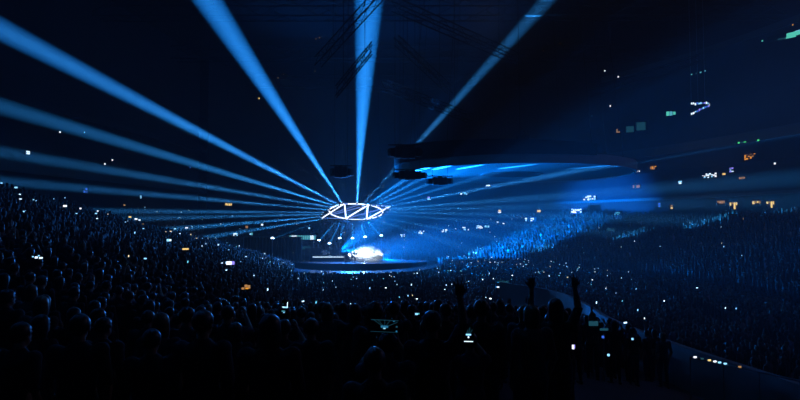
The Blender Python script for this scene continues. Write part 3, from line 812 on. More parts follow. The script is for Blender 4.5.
# ------------------------------------------------------------------ lamps and beams
def spot(p, tgt, full, power, col, fall=None, rad=.03, blend=.5):
    l = bpy.data.lights.new('beam', 'SPOT'); l.spot_size = max(full, math.radians(1)); l.spot_blend = blend; l.shadow_soft_size = rad
    l.color = col; l.energy = power
    if fall:
        l.use_nodes = True; t = l.node_tree; e = t.nodes['Emission']; f = t.nodes.new('ShaderNodeLightFalloff'); f.inputs[0].default_value = 1
        t.links.new(f.outputs[fall], e.inputs[1])
    o = bpy.data.objects.new('beam', l); COL.objects.link(o); o.location = p
    o.rotation_euler = (V(tgt) - V(p)).to_track_quat('-Z', 'Y').to_euler(); return o
def head_proto():
    r = bpy.data.objects.new('moving_head_lamp', None); COL.objects.link(r)
    MB().box((0, 0, -.15), (.2, .2, .08), 'black', bev=.02).build('base', r)
    y_ = MB(); y_.box((0, 0, -.10), (.24, .09, .03), 'black'); y_.box((-.115, 0, .0), (.025, .07, .22), 'black'); y_.box((.115, 0, 0), (.025, .07, .22), 'black'); y_.build('yoke', r)
    h = MB().lathe((0, 0, 0), [(.05, -.12), (.085, -.09), (.10, .02), (.10, .17), (.085, .18)], 'black', 16).build('head', r, True)
    MB().lathe((0, 0, .182), [(.08, 0), (.075, .008), (.02, .016)], 'lens', 16).build('lens', h)
    return r
HP = None
def lamp(p, tgt, label, group, name='moving_head_lamp'):
    global HP
    if HP is None: HP = head_proto(); r = HP
    else: r = copy_tree(HP)
    r.location = p; r.rotation_mode = 'QUATERNION'; r.rotation_quaternion = (V(tgt) - V(p)).to_track_quat('Z', 'Y')
    return tag(r, label, 'stage light', group)
BLUE = (.008, .26, 1.0); TEAL = (.02, .34, 1.0)
K = 8.0; CORE = 800
# start px, end px, end depth, width there, power, falloff, colour, label
BEAMS = [
    ((342, 201), (208, 0), 45, 25, 58000 * K, 'L', BLUE, 'steeply up to the left'),
    ((357, 201), (369, 0), 45, 27, 62000 * K, 'L', BLUE, 'straight up'),
    ((339, 203), (0, 29), 40, 22, 50000 * K, 'L', BLUE, 'broadly up to the left'),
    ((337, 204.5), (0, 106), 42, 17, 0.8e6 * K, 'Q', TEAL, 'gently up to the left'),
    ((335, 206), (0, 152), 46, 14, .2e6 * K, 'Q', TEAL, 'slightly up to the left'),
    ((329, 208), (0, 181), 50, 12, .17e6 * K, 'Q', TEAL, 'barely up to the left'),
    ((324, 210.5), (60, 211), 60, 9, .16e6 * K, 'Q', TEAL, 'level to the left'),
    ((323, 212.5), (80, 220), 66, 9, .15e6 * K, 'Q', TEAL, 'just below level to the left'),
    ((322, 215), (150, 231), 80, 7, .35e6 * K, 'Q', TEAL, 'a little down to the left'),
    ((324, 217), (215, 236), 84, 5, .22e6 * K, 'Q', TEAL, 'down left to the far stand'),
    ((361, 204), (547, 0), 76, 15, 9500 * K, 'L', TEAL, 'steeply up to the right'),
    ((366, 203), (421, 169.6), 59.6, 6, 0.99e6 * K, 'Q', BLUE, 'up to the right under the black ring'),
    ((371, 203.5), (442, 167.5), 57.5, 6, 0.86e6 * K, 'Q', BLUE, 'second steepest up right'),
    ((376, 203.5), (469, 167), 57, 6, 0.78e6 * K, 'Q', BLUE, 'third steepest up right'),
    ((381, 204), (516, 166.5), 56.5, 6, 0.73e6 * K, 'Q', BLUE, 'shallowly up right'),
    ((385, 205), (602, 166), 56, 7, 0.65e6 * K, 'Q', BLUE, 'shallow to the far side of the ring'),
    ((387, 207), (600, 193), 70, 11, .16e6 * K, 'Q', TEAL, 'just above level to the right'),
    ((389, 208), (620, 205), 75, 12, .13e6 * K, 'Q', TEAL, 'level to the right'),
    ((386, 210), (620, 218), 80, 12, .12e6 * K, 'Q', TEAL, 'just below level to the right'),
    ((383, 212), (560, 228), 85, 10, .07e6 * K, 'Q', TEAL, 'a little down to the right'),
    ((378, 215), (480, 236), 90, 7, .05e6 * K, 'Q', TEAL, 'down to the right'),
    ((372, 217), (440, 240), 95, 7, .04e6 * K, 'Q', TEAL, 'steeply down to the right'),
]
for s0, e0, dep, wd, pw_, fall, col, lab in BEAMS:
    p = on_truss(*s0, -.28); q = P(*e0, dep) if dep else V((13 + 11.0 * math.cos(math.radians(e0)), 65 + 10.2 * math.sin(math.radians(e0)), 13.1)); dep = q.y
    L = (q - p).length; half = math.atan((wd / 2 * dep / F) / L); dr = (q - p).normalized()
    lamp(p, q, 'small black spotlight on the hanging truss aimed ' + lab, 'spotlights on the hanging truss')
    al = bpy.data.lights.new('beam_core', 'AREA'); al.shape = 'DISK'; al.size = .26; al.spread = max(2 * half * 1.1, .02); al.energy = CORE * (1.6 if fall == 'L' else (.12 if wd == 6 else 1) * min(.55, .1 + pw_ / (.5e6 * K))); al.color = (.04, .34, 1)
    ao = bpy.data.objects.new('beam_core', al); COL.objects.link(ao); ao.location = p + dr * .22; ao.rotation_euler = dr.to_track_quat('-Z', 'Y').to_euler()
    spot(p + dr * .22, q, 2 * half * 1.25, pw_, col, 'Linear' if fall == 'L' else None)
# lamps on floor stands behind the stage, pointing up at the truss
FL = [(272.5, 238.8, 88, 'leftmost, beside the black curtain'), (319, 240.8, 96, 'second from left'), (329.5, 244, 95, 'lowest, above the band platform'), (339.8, 238.8, 96, 'above the left smoke'),
      (352.5, 238.8, 97, 'above the middle smoke'), (365, 237.5, 97, 'above the right smoke'), (381.3, 236, 98, 'rightmost, right of the smoke')]
TGT = [(327, 217), (337, 219), (341, 219), (346, 219), (353, 219), (360, 219), (366, 218)]
for (px, py, d, lab), tg in zip(FL, TGT):
    p = P(px, py, d); q = on_truss(*tg)
    r = empty('floor_light_stand', (p.x, p.y, 0), 'glowing lamp on a slim stand behind the stage, ' + lab, 'stage light', 'lamps on stands behind the stage')
    z0 = stand_z(p.x, p.y); r.location.z = z0; h = p.z - z0
    MB().tube((0, 0, 0), (0, 0, h - .25), .04, 'steel').build('pole', r)
    MB().lathe((0, 0, 0), [(.4, 0), (.4, .03), (.05, .06)], 'black', 12).build('base', r)
    b_ = MB().lathe((0, 0, h), [(.08, -.25), (.22, -.16), (.26, .0), (.24, .02)], 'black', 14).build('housing', r)
    MB().lathe((0, 0, h), [(.24, .02), (.27, .10), (.20, .2), (.05, .26)], 'floorlens', 14).build('lens', b_)
    q = q - V((0, 0, .25)); dr = (p - q).normalized()
    lamp(q, p, 'small black spotlight under the truss aimed at the stand lamp ' + lab.split(',')[0], 'spotlights under the hanging truss')
    spot(q + dr * .22, p, math.radians(1.2), 1.1e6 * K, TEAL)
# broad blue washes from the stage; the weaker wide ones are added haze fill
spot((-9.0, 85.5, 3.2), P(497, 234, 98), math.radians(28), 1.25e6, (.0, .19, 1), rad=.1, blend=1.0)
spot((-9.0, 85.2, 3.4), (5.4, 63, 13.1), math.radians(27), .8e6, (.0, .20, 1), rad=.1, blend=1.0)
spot((-3.0, 88, 2.2), P(560, 255, 60), math.radians(60), .12e6, (.0, .20, 1), rad=.2, blend=.9)
spot((-8, 89, 8.5), P(290, 250, 60), math.radians(80), .04e6, (.02, .22, 1), rad=.2, blend=.9)
spot((-5.2, 86.5, 9.2), (-5.2, 70, 1), math.radians(80), .03e6, (.05, .30, 1), rad=.2, blend=.9)
# added lights that whiten the smoke, not stage fixtures
l = bpy.data.lights.new('smoke_fill', 'POINT'); l.energy = 200; l.color = (.5, .75, 1); l.shadow_soft_size = .3
o = bpy.data.objects.new('smoke_fill', l); COL.objects.link(o); o.location = (-5.4, 84.6, 2.9)
spot((-8.2, 83.6, 2.75), (-2.5, 83.0, 3.3), math.radians(48), 15000, (.75, .88, 1), rad=.1, blend=.8)
spot((-1.2, 82.6, 3.2), (-6, 83.4, 3.0), math.radians(32), 8000, (.75, .88, 1), rad=.1, blend=.8)
spot((-5.5, 90, 2.0), (-5, 88, 14), math.radians(75), .035e6, (.0, .2, 1), rad=.1, blend=.9)  # added fill for the blue haze glow behind the truss
# added point lights for faint ambient fill, not fixtures of the hall
for x, y_, z, e, c in ((48, 40, 33, 1300, (.8, .62, 1)), (4, 26, 17, 45, (.8, .8, 1))):
    l = bpy.data.lights.new('ambient_fill', 'POINT'); l.energy = e; l.color = c; l.shadow_soft_size = .5
    o = bpy.data.objects.new('ambient_fill', l); COL.objects.link(o); o.location = (x, y_, z)

# ------------------------------------------------------------------ hanging oval ring
rg = empty('hanging_ring', (13, 65, 13), 'large dark oval ring with pale fascia hung over the middle of the floor', 'ring')
def band(rx0, ry0, rx1, ry1, z0, z1, m, n=72):
    mb = MB(); vs = []
    for k in range(n):
        a = 2 * PI * k / n; c, s_ = math.cos(a), math.sin(a)
        vs += [(rx0 * c, ry0 * s_, z0), (rx1 * c, ry1 * s_, z0), (rx1 * c, ry1 * s_, z1), (rx0 * c, ry0 * s_, z1)]
    fs = [(4 * i + j, 4 * i + (j + 1) % 4, 4 * ((i + 1) % n) + (j + 1) % 4, 4 * ((i + 1) % n) + j) for i in range(n) for j in range(4)]
    mb.add(vs, fs, m); return mb
band(3.6, 3.3, 13.4, 12.6, .1, .3, 'ringdeck').build('deck', rg)  # hole narrowed so the deck stops the blue shaft leaking upward
band(13.4, 12.6, 13.6, 12.8, 0, 1.0, 'parapet').build('fascia', rg)
band(3.4, 3.1, 3.6, 3.3, .0, .8, 'black').build('fascia', rg)
mb = MB()
for sd in (-1, 1):
    pass
n = 30; vs = []
for k in range(n + 1):
    a = PI * (1.02 + .62 * k / n); c, s_ = math.cos(a), math.sin(a)
    vs += [(13.7 * c, 12.9 * s_, .9), (13.7 * c, 12.9 * s_, 2.9 - .9 * (k / n)), (13.4 * c, 12.6 * s_, 2.9 - .9 * (k / n)), (13.4 * c, 12.6 * s_, .9)]
mb.add(vs, [(4 * i + j, 4 * i + (j + 1) % 4, 4 * i + 4 + (j + 1) % 4, 4 * i + 4 + j) for i in range(n) for j in range(4)], 'drape'); mb.build('drape', rg)
for k in range(10):
    a = 2 * PI * k / 10 + .2; MB().tube((12.3 * math.cos(a), 11.4 * math.sin(a), .95), (12.3 * math.cos(a) * .8, 11.4 * math.sin(a) * .8, 27), .025, 'black').build('cable', rg)
# gear hanging in front of it
def cluster(px, py, d, w_, h_, n, lab, top=40):
    p = P(px, py, d); r = empty('hanging_speaker_array', (p.x, p.y, p.z), lab, 'speaker')
    for i in range(n):
        x = -w_ / 2 + (i + .5) * w_ / n; c = math.cos(PI * (i + .5) / n - PI / 2)
        hh = h_ * (.45 + .55 * c)
        MB().box((x, (1 - c) * .6, 0), (w_ / n * .96, .7, hh), 'black', Matrix.Rotation(-(x / w_) * .9, 3, 'Z'), bev=.05).build('speaker_box', r)
    MB().tube((-w_ / 2, 0, h_ / 2 + .05), (w_ / 2, 0, h_ / 2 + .05), .06, 'black').build('frame', r)
    for s_ in (-1, 1): MB().tube((s_ * w_ * .3, 0, h_ / 2), (s_ * w_ * .3, 0, top - p.z), .02, 'black').build('cable', r)
cluster(341, 172, 58, 2.3, 1.25, 5, 'flat black speaker cluster hung above the left of the truss')
cluster(410, 175, 57, 3.4, 1.0, 6, 'wide black speaker cluster hung under the left end of the ring')
cluster(440, 181, 57, 2.6, .9, 5, 'smaller black speaker cluster right of the wide one', 13.1)
cluster(405, 152, 50, 3.0, 1.2, 5, 'black speaker cluster hung above the left end of the ring')
bx = P(523, 147, 53); r = empty('control_box', (bx.x, bx.y, bx.z), 'black equipment box with a violet lamp on the near rim of the ring', 'box')
MB().box((0, 0, .55), (1.1, .8, 1.1), 'black', bev=.05).build('body', r); MB().box((-.1, -.1, 1.3), (.5, .5, .4), 'black', bev=.04).build('lid', r)
MB().box((.25, -.44, .45), (.55, .06, .12), 'violet').build('lamp', r)
for s_ in (-1, 1): MB().tube((s_ * .4, 0, 0), (s_ * .4, 0, -.6), .05, 'steel').build('leg', r)

# ------------------------------------------------------------------ roof steel
def lattice(a, b, sz, lab, bays, grp='roof trusses', cables=True):
    a = V(a); b = V(b); ax = (b - a).normalized(); sd = ax.cross(V((0, 0, 1))).normalized() * sz / 2; up = V((0, 0, sz / 2))
    r = empty('roof_truss', a, lab, 'truss', grp); cr = [sd + up, sd - up, -sd - up, -sd + up]
    for c in cr: MB().tube(c, b - a + c, .045 * sz + .02, 'roofsteel', 6).build('chord', r)
    mb = MB(); L = (b - a)
    for i in range(bays):
        for k in range(4):
            c0, c1 = (cr[k], cr[(k + 1) % 4]) if i % 2 else (cr[(k + 1) % 4], cr[k])
            mb.tube(L * (i / bays) + c0, L * ((i + 1) / bays) + c1, .02 * sz + .012, 'roofsteel', 5)
    mb.build('bracing', r)
    if cables:
        for t in (.2, .8): MB().tube(L * t + up, L * t + up + V((0, 0, 40 - (a + L * t).z - sz / 2)), .025, 'black').build('cable', r)
lattice(P(318, 62, 46), P(402, -30, 40), .7, 'slanted lattice truss crossing the vertical beam near the roof', 14)
lattice(P(336, 92, 40), P(372, 48, 40), .7, 'short lattice truss across the lower part of the vertical beam', 8)
lattice(P(384, 85, 52), P(470, 118, 60), .8, 'lattice truss falling to the right behind the vertical beam', 16)
lattice(P(395, 5, 48), P(520, 60, 60), .9, 'lattice truss falling to the right above the ring', 16)
lattice(P(396, 40, 58), P(450, 90, 62), .8, 'faint lattice truss between the vertical and the right beam', 10)
for i, (y_, z) in enumerate(((58, 37.5), (78, 37.5), (98, 37.5), (118, 37.5))):
    lattice((-44, y_, z), (54, y_, z), 2.2, ['nearest', 'second', 'third', 'farthest'][i] + ' long roof truss spanning the hall', 24, cables=True)
lattice(P(590, 93, 74), P(700, 58, 70), .9, 'lighting truss hung below the right balcony roof', 14)

# ------------------------------------------------------------------ fixed lights, signs and suites
def fixture(name, px, py, wpx, hpx, mats, lab, cat, group=None, nx=3, ny=1, ragged=.5, lift=0., dmax=None):
    h = hit(px, py, lift)
    p, n, q = h
    d = p.y
    if dmax and d > dmax: p = P(px, py, dmax); n = -ray(px, py)
    if n.z > .5: n = -ray(px, py)
    n = V((n.x, n.y, 0)).normalized(); p = p + n * .25
    d = p.y; wm = wpx * d / F; hm = hpx * d / F
    r = empty(name, p, lab, cat, group); r.rotation_euler = (0, 0, math.atan2(n.y, n.x) + PI / 2)
    MB().box((0, .10, 0), (wm * 1.08, .10, hm * 1.12), 'black', bev=.01).build('housing', r)
    mb = MB()
    for i in range(nx):
        for j_ in range(ny):
            if rnd.random() < ragged * .35 and nx * ny > 2: continue
            mb.box((-wm / 2 + (i + .5) * wm / nx, .02, -hm / 2 + (j_ + .5) * hm / ny + rnd.uniform(-.1, .1) * hm * ragged), (wm / nx * rnd.uniform(.6, .98), .05, hm / ny * rnd.uniform(1 - .6 * ragged, 1)), rnd.choice(mats))
    if mb.v: mb.build('lamp', r)
    if lift:
        MB().tube((0, .10, -hm / 2), (0, .10, -(p.z - q.z + lift * 0) if p.z - q.z > .3 else -.4), .04, 'steel').build('post', r)
    return r
row = [(403, 235.5, 5, 2.5), (421, 232, 7, 4), (444, 231, 7, 3.5), (466, 228.5, 7, 3.5), (480, 227, 7, 3), (503, 222.5, 13, 3), (531, 219.5, 12, 4), (577, 211, 12, 5), (590, 198, 14, 5)]
ordw = ['first', 'second', 'third', 'fourth', 'fifth', 'sixth', 'seventh', 'eighth', 'last and highest']
for (x, y_, w_, h_), od in zip(row, ordw):
    fixture('exit_light', x, y_, w_, h_, ['cool', 'cool', 'spark', 'ice'], 'bright white exit light on the right terrace, %s from the stage' % od, 'light', 'white lights along the right terrace', nx=6, ny=2, ragged=1., lift=2.2)
fixture('exit_light', 487.5, 226.5, 5, 2.5, ['teal', 'ice'], 'teal screen beside the fifth white terrace light', 'light', None, lift=2.3)
for x, y_, w_, h_, ms, lab in (
    (234.5, 234.5, 6, 3, ['cool', 'ice'], 'bright white light at the left end of the far terrace'),
    (252, 234, 7, 2.5, ['ice', 'teal'], 'pale blue light above the black curtain'),
    (261.5, 224.8, 3, 2.2, ['cool'], 'round white light above the left end of the black curtain'),
    (247.5, 222.5, 6, 3, ['tealdim'], 'dim teal light over the far left terrace'),
    (246, 227, 3, 2.5, ['warmdim', 'warm'], 'yellow light below the dim teal one'),
    (228, 204.5, 8, 2.5, ['warmdim', 'warm'], 'dim amber light on the far left wall'),
    (308.8, 228, 2, 2, ['ice'], 'small blue-white light above the screen strips'),
    (466, 193.5, 7, 3, ['ice', 'teal'], 'pale blue panel on the far right wall'),
    (461.5, 194, 2.5, 1.8, ['cool'], 'small white light left of the pale blue panel'),
    (429, 198.3, 3, 4, ['ice', 'violet'], 'small bluish lamp crossed by the right beams'),
    (488.5, 185.6, 4.5, 1.8, ['cool'], 'small white light below the far rim of the ring'),
    (500, 211.5, 4, 3.5, ['warm', 'spark'], 'yellowish light over the right terrace'),
    (539.5, 211, 4, 2.5, ['warm', 'warmdim'], 'second yellowish light over the right terrace'),
    (591.5, 168, 4, 2, ['cool', 'spark'], 'white light seen through the ring'),
    (638.5, 171.3, 5, 1.8, ['violet', 'spark'], 'white violet light right of the ring'),
    (654, 167, 7, 5, ['warmdim', 'orange', 'warmdim'], 'amber light right of the white violet one'),
    (637, 186.5, 8, 3, ['warmdim', 'warmdim', 'tealdim'], 'amber lights under the balcony near the ring tip'),
    (681, 182.5, 4, 3, ['ice', 'cool'], 'pale blue light left of the white sign lights'),
    (618, 213.5, 7, 3, ['tealdim', 'teal'], 'teal strip light at the top of the right terrace'),
    (672.5, 207, 2.5, 4, ['warmdim', 'warm'], 'narrow yellow doorway light on the right wall'),
    (660, 205, 2.5, 4, ['blueled'], 'narrow blue doorway light on the right wall'),
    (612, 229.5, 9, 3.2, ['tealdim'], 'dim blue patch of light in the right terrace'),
    (725, 174, 4, 2.2, ['warm'], 'yellow light in the row of white sign lights'),
    (742, 178, 9, 2.2, ['warmdim', 'warm', 'tealdim'], 'faint yellow lights right of the white sign lights'),
    (776, 163.5, 2, 2, ['spark'], 'single white light right of the orange sign'),
    (26.5, 152.5, 4, 4, ['cool', 'spark'], 'bright white light high on the left wall'),
    (58.5, 132, 2, 1.6, ['spark'], 'small white light high on the left wall, left of the beam'),
    (83, 132.4, 1.8, 1.4, ['ice'], 'small white light high on the left wall, inside the beam'),
    (111, 160, 2, 2, ['spark'], 'upper of two small white lights on the left wall'),
    (103.5, 164, 2, 1.8, ['spark'], 'lower of two small white lights on the left wall'),
    (84, 190.5, 5, 5, ['blueled'], 'soft blue lamp on the left wall'),
    (189, 167.5, 2, 2, ['blueled'], 'tiny blue lamp on the left wall above the beams'),
    (123, 205, 4, 2, ['warmdim', 'spark'], 'small warm light at the top of the left terrace'),
    (139.5, 197, 2.5, 3, ['spark', 'ice'], 'small white light above the left terrace')):
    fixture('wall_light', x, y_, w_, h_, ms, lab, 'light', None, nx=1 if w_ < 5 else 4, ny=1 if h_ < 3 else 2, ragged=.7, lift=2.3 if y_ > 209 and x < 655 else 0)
# left terrace's own bright spots
for i, (x, y_, w_, m) in enumerate(((20.5, 199, 3, 'cool'), (33.5, 199.7, 2, 'ice'), (76.5, 213.5, 2.5, 'ice'), (80, 208.5, 4, 'spark'), (97, 218.5, 2.5, 'cool'), (96, 213.5, 3, 'ice'), (130, 217, 4, 'warm'), (136, 219, 4, 'spark'),
                                    (139.5, 220, 3, 'cool'), (186.5, 228, 4, 'spark'), (175, 228.8, 3, 'ice'), (143, 224, 2, 'warmdim'), (65, 206, 5, 'spark'), (1.5, 183, 3, 'ice'), (16, 187.5, 4, 'ice'), (202, 246, 2, 'cool'), (222, 263, 2.5, 'cool'))):
    h = hit(x, y_, 1.8)
    q = h[0]; mm = bpy.data.materials.get(M[m].name)
    mb = MB(); s_ = w_ * .7 * q.y / F; mb.box((0, .03, 0), (s_, .05, s_ * .6), 'plastic', bev=.005); mb.box((0, 0, 0), (s_ * .92, .03, s_ * .52), m)
    o = mb.build('handheld_light', None, False, q); o.rotation_euler = (0, 0, face_cam(q))
    tag(o, 'bright handheld screen raised above the left terrace crowd', 'handheld light', 'bright screens over the left terrace')
# warm suites
for i, (x, y_, w_, h_, ms) in enumerate(((721.5, 203, 9, 4.5, ['warmdim', 'warmdim', 'warm']), (734, 206.5, 9, 8, ['warm', 'warm', 'warmdim']), (757, 203, 9, 4, ['warm', 'warmdim']), (771, 205.5, 9, 8, ['warm', 'warmdim']), (742.5, 219.5, 5, 4, ['warmdim']))):
    p, n, q = hit(x, y_); n = V((n.x, n.y, 0)).normalized(); d = p.y; wm, hm = w_ * d / F, h_ * d / F
    if n.length < .5: n = -ray(x, y_)
    r = empty('window_%d' % (i + 1), p + n * .12, ['left dim warm suite window', 'second warm suite window with a lit doorway', 'third warm suite window', 'rightmost warm suite window', 'small dim window below the suites'][i] + ' in the right wall', 'window')
    r['kind'] = 'structure'; r.rotation_euler = (0, 0, math.atan2(n.y, n.x) + PI / 2)
    g = MB(); k = max(3, int(w_ / 2.2))
    for j_ in range(k):
        full = h_ > 6 and abs(j_ - k / 2) < 1
        top = hm / 2; hh = hm * rnd.uniform(.8, 1.0) if full else min(hm, 3 * d / F) * rnd.uniform(.5, 1)
        g.box((-wm / 2 + (j_ + .5) * wm / k, .03, top - hh / 2), (wm / k * rnd.uniform(.5, .9), .04, hh), rnd.choice(ms))
    g.build('pane', r)
    f = MB()
    for s_ in (-1, 1): f.box((s_ * wm * .53, 0, 0), (.08, .12, hm * 1.1), 'black'); f.box((0, 0, s_ * hm * .54), (wm * 1.1, .12, .08), 'black')
    f.build('frame', r)
# ragged white sign lights, orange sign, green sign, curved display
fixture('lit_sign', 711, 175.5, 18, 4, ['cool', 'spark', 'ice', 'cool'], 'ragged row of white sign lights on the right wall', 'sign', None, 9, 3, 1.)
fixture('lit_sign', 730.5, 170, 9, 4.5, ['ice', 'cool', 'violet'], 'small bluish white sign at the end of the white row', 'sign', None, 4, 3, 1.)
fixture('lit_sign', 751, 155, 13, 8, ['orange', 'orange', 'warmdim'], 'blurred orange sign high on the right wall', 'sign', None, 6, 4, 1.)
fixture('lit_sign', 741, 142.8, 14, 1.5, ['green', 'tealdim'], 'small green lettered sign above the orange one', 'sign', None, 6, 1, .8)
fixture('lit_sign', 759.5, 140.3, 2.2, 1.6, ['green'], 'single green lamp right of the green sign', 'sign', None, 1, 1, 0)
fixture('lit_sign', 671, 113.5, 9, 4.5, ['seagreen', 'seagreen', 'teal'], 'pale green panel left of the curved display', 'sign', None, 3, 1, .6, dmax=80)
fixture('lit_sign', 618, 131, 3.5, 4, ['warmdim'], 'dim yellow panel left of the pale blue screens', 'sign', None, 2, 2, .8, dmax=80)
fixture('hanging_screen', 630, 129.5, 9, 6, ['tealdim'], 'left of two dim blue screens under the balcony roof', 'screen', None, 1, 1, 0, dmax=80)
fixture('hanging_screen', 641, 126.5, 11, 8, ['tealdim'], 'right of two dim blue screens under the balcony roof', 'screen', None, 1, 1, 0, dmax=80)
cd = P(699, 106, 74); r = empty('curved_display', cd, 'bright curved blue and white display hung at upper right', 'screen')
px = lambda a: a * 74 / F
bd = MB(); gl = MB(); N = 22
curve = []
for k in range(N + 1):
    t = k / N
    if t < .42: x, z = -8 + 17 * (t / .42), 2 + 1.2 * (t / .42)
    elif t < .6: a = (t - .42) / .18 * PI; x, z = 9 + 2.0 * math.sin(a), 3.2 - 3.6 * (1 - math.cos(a)) / 2
    else: x, z = 9 - 17 * ((t - .6) / .4), -.4 - 7.4 * ((t - .6) / .4)
    yv = -1.6 * math.sin((t) * PI * 2) if False else (0 if t < .42 else (-(t - .42) / .58 * 4))
    curve.append(P(699 + x, 106 - z, 74 + yv) - cd)
for k in range(N):
    a, b = curve[k], curve[k + 1]; hz = px(1.5)
    bd.add([a + V((0, .1, -hz)), b + V((0, .1, -hz)), b + V((0, .1, hz)), a + V((0, .1, hz)), a + V((0, .25, -hz)), b + V((0, .25, -hz)), b + V((0, .25, hz)), a + V((0, .25, hz))],
           [(0, 1, 2, 3), (5, 4, 7, 6), (3, 2, 6, 7), (1, 0, 4, 5)], 'black')
    m = ['ice', 'cool', 'blueled', 'violet', 'spark'][rnd.randrange(5)]
    if True:
        s0, s1 = rnd.uniform(-1, -.2), rnd.uniform(.2, 1)
        c = a.lerp(b, .12); e = a.lerp(b, .88)
        gl.add([c + V((0, .04, hz * s0)), e + V((0, .04, hz * s0)), e + V((0, .04, hz * s1)), c + V((0, .04, hz * s1))], [(0, 1, 2, 3)], m)
bd.build('backing', r); gl.build('lit_cells', r)
for x in (-7, 0, 7): MB().tube((px(x), .2, px(3)), (px(x), .2, 39.9 - cd.z), .03, 'steel').build('cable', r)
for x, y0, y1, lab in ((733, 86, 99, 'left'), (723, 88, 97, 'right')):
    pass
# ribbon display at the upper right edge
rb = empty('ribbon_display', P(800, 37, 74), 'sea green ribbon display at the upper right edge of the balcony roof', 'screen')
g = MB(); a0 = P(771, 40.5, 76); b0 = P(840, 20, 66); b0_ = rb.location
mb = MB()
for (x0, y0, d0), (x1, y1, d1), h_, m in (((771, 40.8, 76), (788, 37.5, 74), 1.4, 'tealdim'), ((776, 40, 75.5), (796, 36, 73), 1.3, 'seagreen'), ((787, 35.5, 74), (830, 24.5, 69), 4.2, 'seagreen'), ((789, 33.5, 74), (830, 22.5, 69), 1.6, 'ice')):
    mb = MB(); A, B = P(x0, y0, d0) - b0_, P(x1, y1, d1) - b0_; hz = h_ * .5 * 74 / F
    mb.add([A + V((0, 0, -hz)), B + V((0, 0, -hz)), B + V((0, 0, hz)), A + V((0, 0, hz)), A + V((0, .1, -hz)), B + V((0, .1, -hz)), B + V((0, .1, hz)), A + V((0, .1, hz))],
           [(0, 1, 2, 3), (5, 4, 7, 6), (3, 2, 6, 7), (1, 0, 4, 5), (0, 3, 7, 4), (1, 5, 6, 2)], m)
    mb.build('lit_strip', rb)
A, B = P(768, 40.5, 76.4) - b0_, P(832, 24, 69.4) - b0_
MB().box((A + B) / 2, ((B - A).length, .12, .9), 'black', V((B - A)).to_track_quat('X', 'Z').to_matrix()).build('backing', rb)
for i, (x, y_) in enumerate(((692.5, 74.5), (697, 73.5), (701.5, 72.5), (706, 71))):
    fixture('roof_lamp', x, y_, 1.7, 1.2, ['tealdim', 'teal'], ['first', 'second', 'third', 'last'][i] + ' of four small pale lamps in a row high at right', 'lamp', 'four pale lamps high at right', 1, 1, 0)
for x, y_, m, lab in ((316, 38.5, 'warmdim', 'amber pair of roof lamps left of the vertical beam'), (319.5, 37.5, 'warmdim', 'amber roof lamp close beside the amber pair'), (315, 71, 'warmdim', 'amber roof lamp below the amber pair'), (277.5, 78.5, 'warmdim', 'amber roof lamp right of the upper left beam'),
                      (258.5, 98.5, 'warm', 'orange roof lamp left of the upper left beam'), (283.5, 74, 'warmdim', 'faint amber roof lamp beside the upper left beam'), (543.5, 50.5, 'orange', 'lower of two orange roof lamps at upper right'),
                      (560, 43.3, 'orange', 'upper of two orange roof lamps at upper right'), (482.5, 20, 'tealdim', 'faint pale roof lamp left of the right beam'), (605.5, 71, 'spark', 'white roof lamp above the lighting truss'), (619, 77, 'spark', 'second white roof lamp above the lighting truss'),
                      (763.5, 41, 'seagreen', 'pale green lamp left of the ribbon display'), (794, 25, 'orange', 'red orange lamp above the ribbon display'), (611, 106, 'spark', 'small white lamp left of the dim blue screens'), (592, 116, 'tealdim', 'faint pale lamp left of the dim yellow panel')):
    fixture('roof_lamp', x, y_, 1.5, 1.3, [m], lab, 'lamp', None, 1, 1, 0)

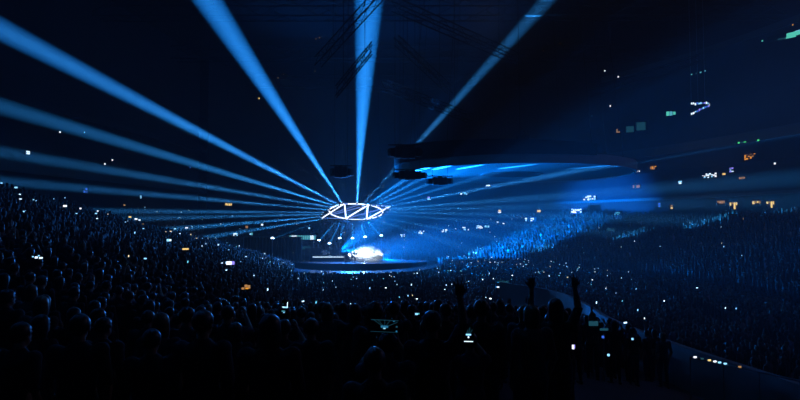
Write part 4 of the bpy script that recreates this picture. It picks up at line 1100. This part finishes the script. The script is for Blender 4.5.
# ------------------------------------------------------------------ desk and screens on the floor
de = P(503, 285, 44); r = empty('mixing_desk', (de.x, de.y, 0), 'mixing desk with small lit screens at the head of the parapet', 'desk')
MB().box((0, 0, .85), (1.8, .8, .12), 'black', bev=.02).build('top', r)
for s_ in (-1, 1): MB().box((s_ * .8, 0, .4), (.06, .7, .8), 'black').build('leg', r)
for x, m in ((-.25, 'spark'), (.2, 'warmdim')):
    mo = MB().box((x, .1, 2.35), (.5, .05, .2), 'plastic').build('monitor', r)
    MB().box((x, .07, 2.35), (.46, .01, .10), m).build('monitor_screen', mo)
    MB().tube((x, .12, .9), (x, .12, 2.3), .02, 'steel').build('monitor_post', mo)
MB().box((0, .05, 2.75), (.9, .06, .16), 'tealdim').build('lamp_bar', r)
for x, y_, d, w_, h_, m, lab in ((593.5, 323.5, 15, 9, 4.5, 'tealdim', 'teal lit screen raised on a thin pole before the parapet'), (604, 329.5, 14.6, 8, 2, 'tealdim', 'thin teal lit strip just right of the teal screen')):
    p = P(x, y_, d); r = empty('small_screen', p, lab, 'screen'); wm, hm = w_ * d / F, h_ * d / F
    MB().box((0, .03, 0), (wm * 1.06, .04, hm * 1.08), 'plastic').build('case', r)
    MB().box((0, 0, 0), (wm, .02, hm), 'screendim').build('panel', r)
    MB().tube((0, .04, -hm / 2), (0, .04, stand_z(p.x, p.y) - p.z), .02, 'steel').build('pole', r)
# glinting rail lights at the lower right
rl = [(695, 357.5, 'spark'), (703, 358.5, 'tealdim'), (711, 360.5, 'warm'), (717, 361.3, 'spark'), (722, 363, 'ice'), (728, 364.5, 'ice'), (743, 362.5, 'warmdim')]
a = P(690, 357, 14.5); b = P(800, 381, 12.5)
r = empty('handrail', a, 'slim handrail with small coloured glints at the lower right', 'handrail')
MB().tube((0, 0, 0), b - a, .025, 'steel').build('rail', r)
for t in (0, .33, .66, 1): p = (b - a) * t; MB().tube(p, V((p.x, p.y, -a.z + 2.4)), .02, 'steel').build('post', r)
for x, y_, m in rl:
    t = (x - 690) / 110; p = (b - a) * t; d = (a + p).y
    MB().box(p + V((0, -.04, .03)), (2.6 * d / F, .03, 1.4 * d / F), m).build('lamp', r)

# ------------------------------------------------------------------ render settings
c = S.cycles
c.volume_bounces = 0; c.max_bounces = 3; c.diffuse_bounces = 2; c.glossy_bounces = 2; c.use_denoising = True
c.volume_step_rate = 1.0; c.volume_max_steps = 128; c.sample_clamp_indirect = 3; c.use_light_tree = True
vw = S.view_settings; vw.view_transform = 'Standard'; vw.look = 'None'; vw.exposure = 0; vw.gamma = 1; vw.use_curve_mapping = False
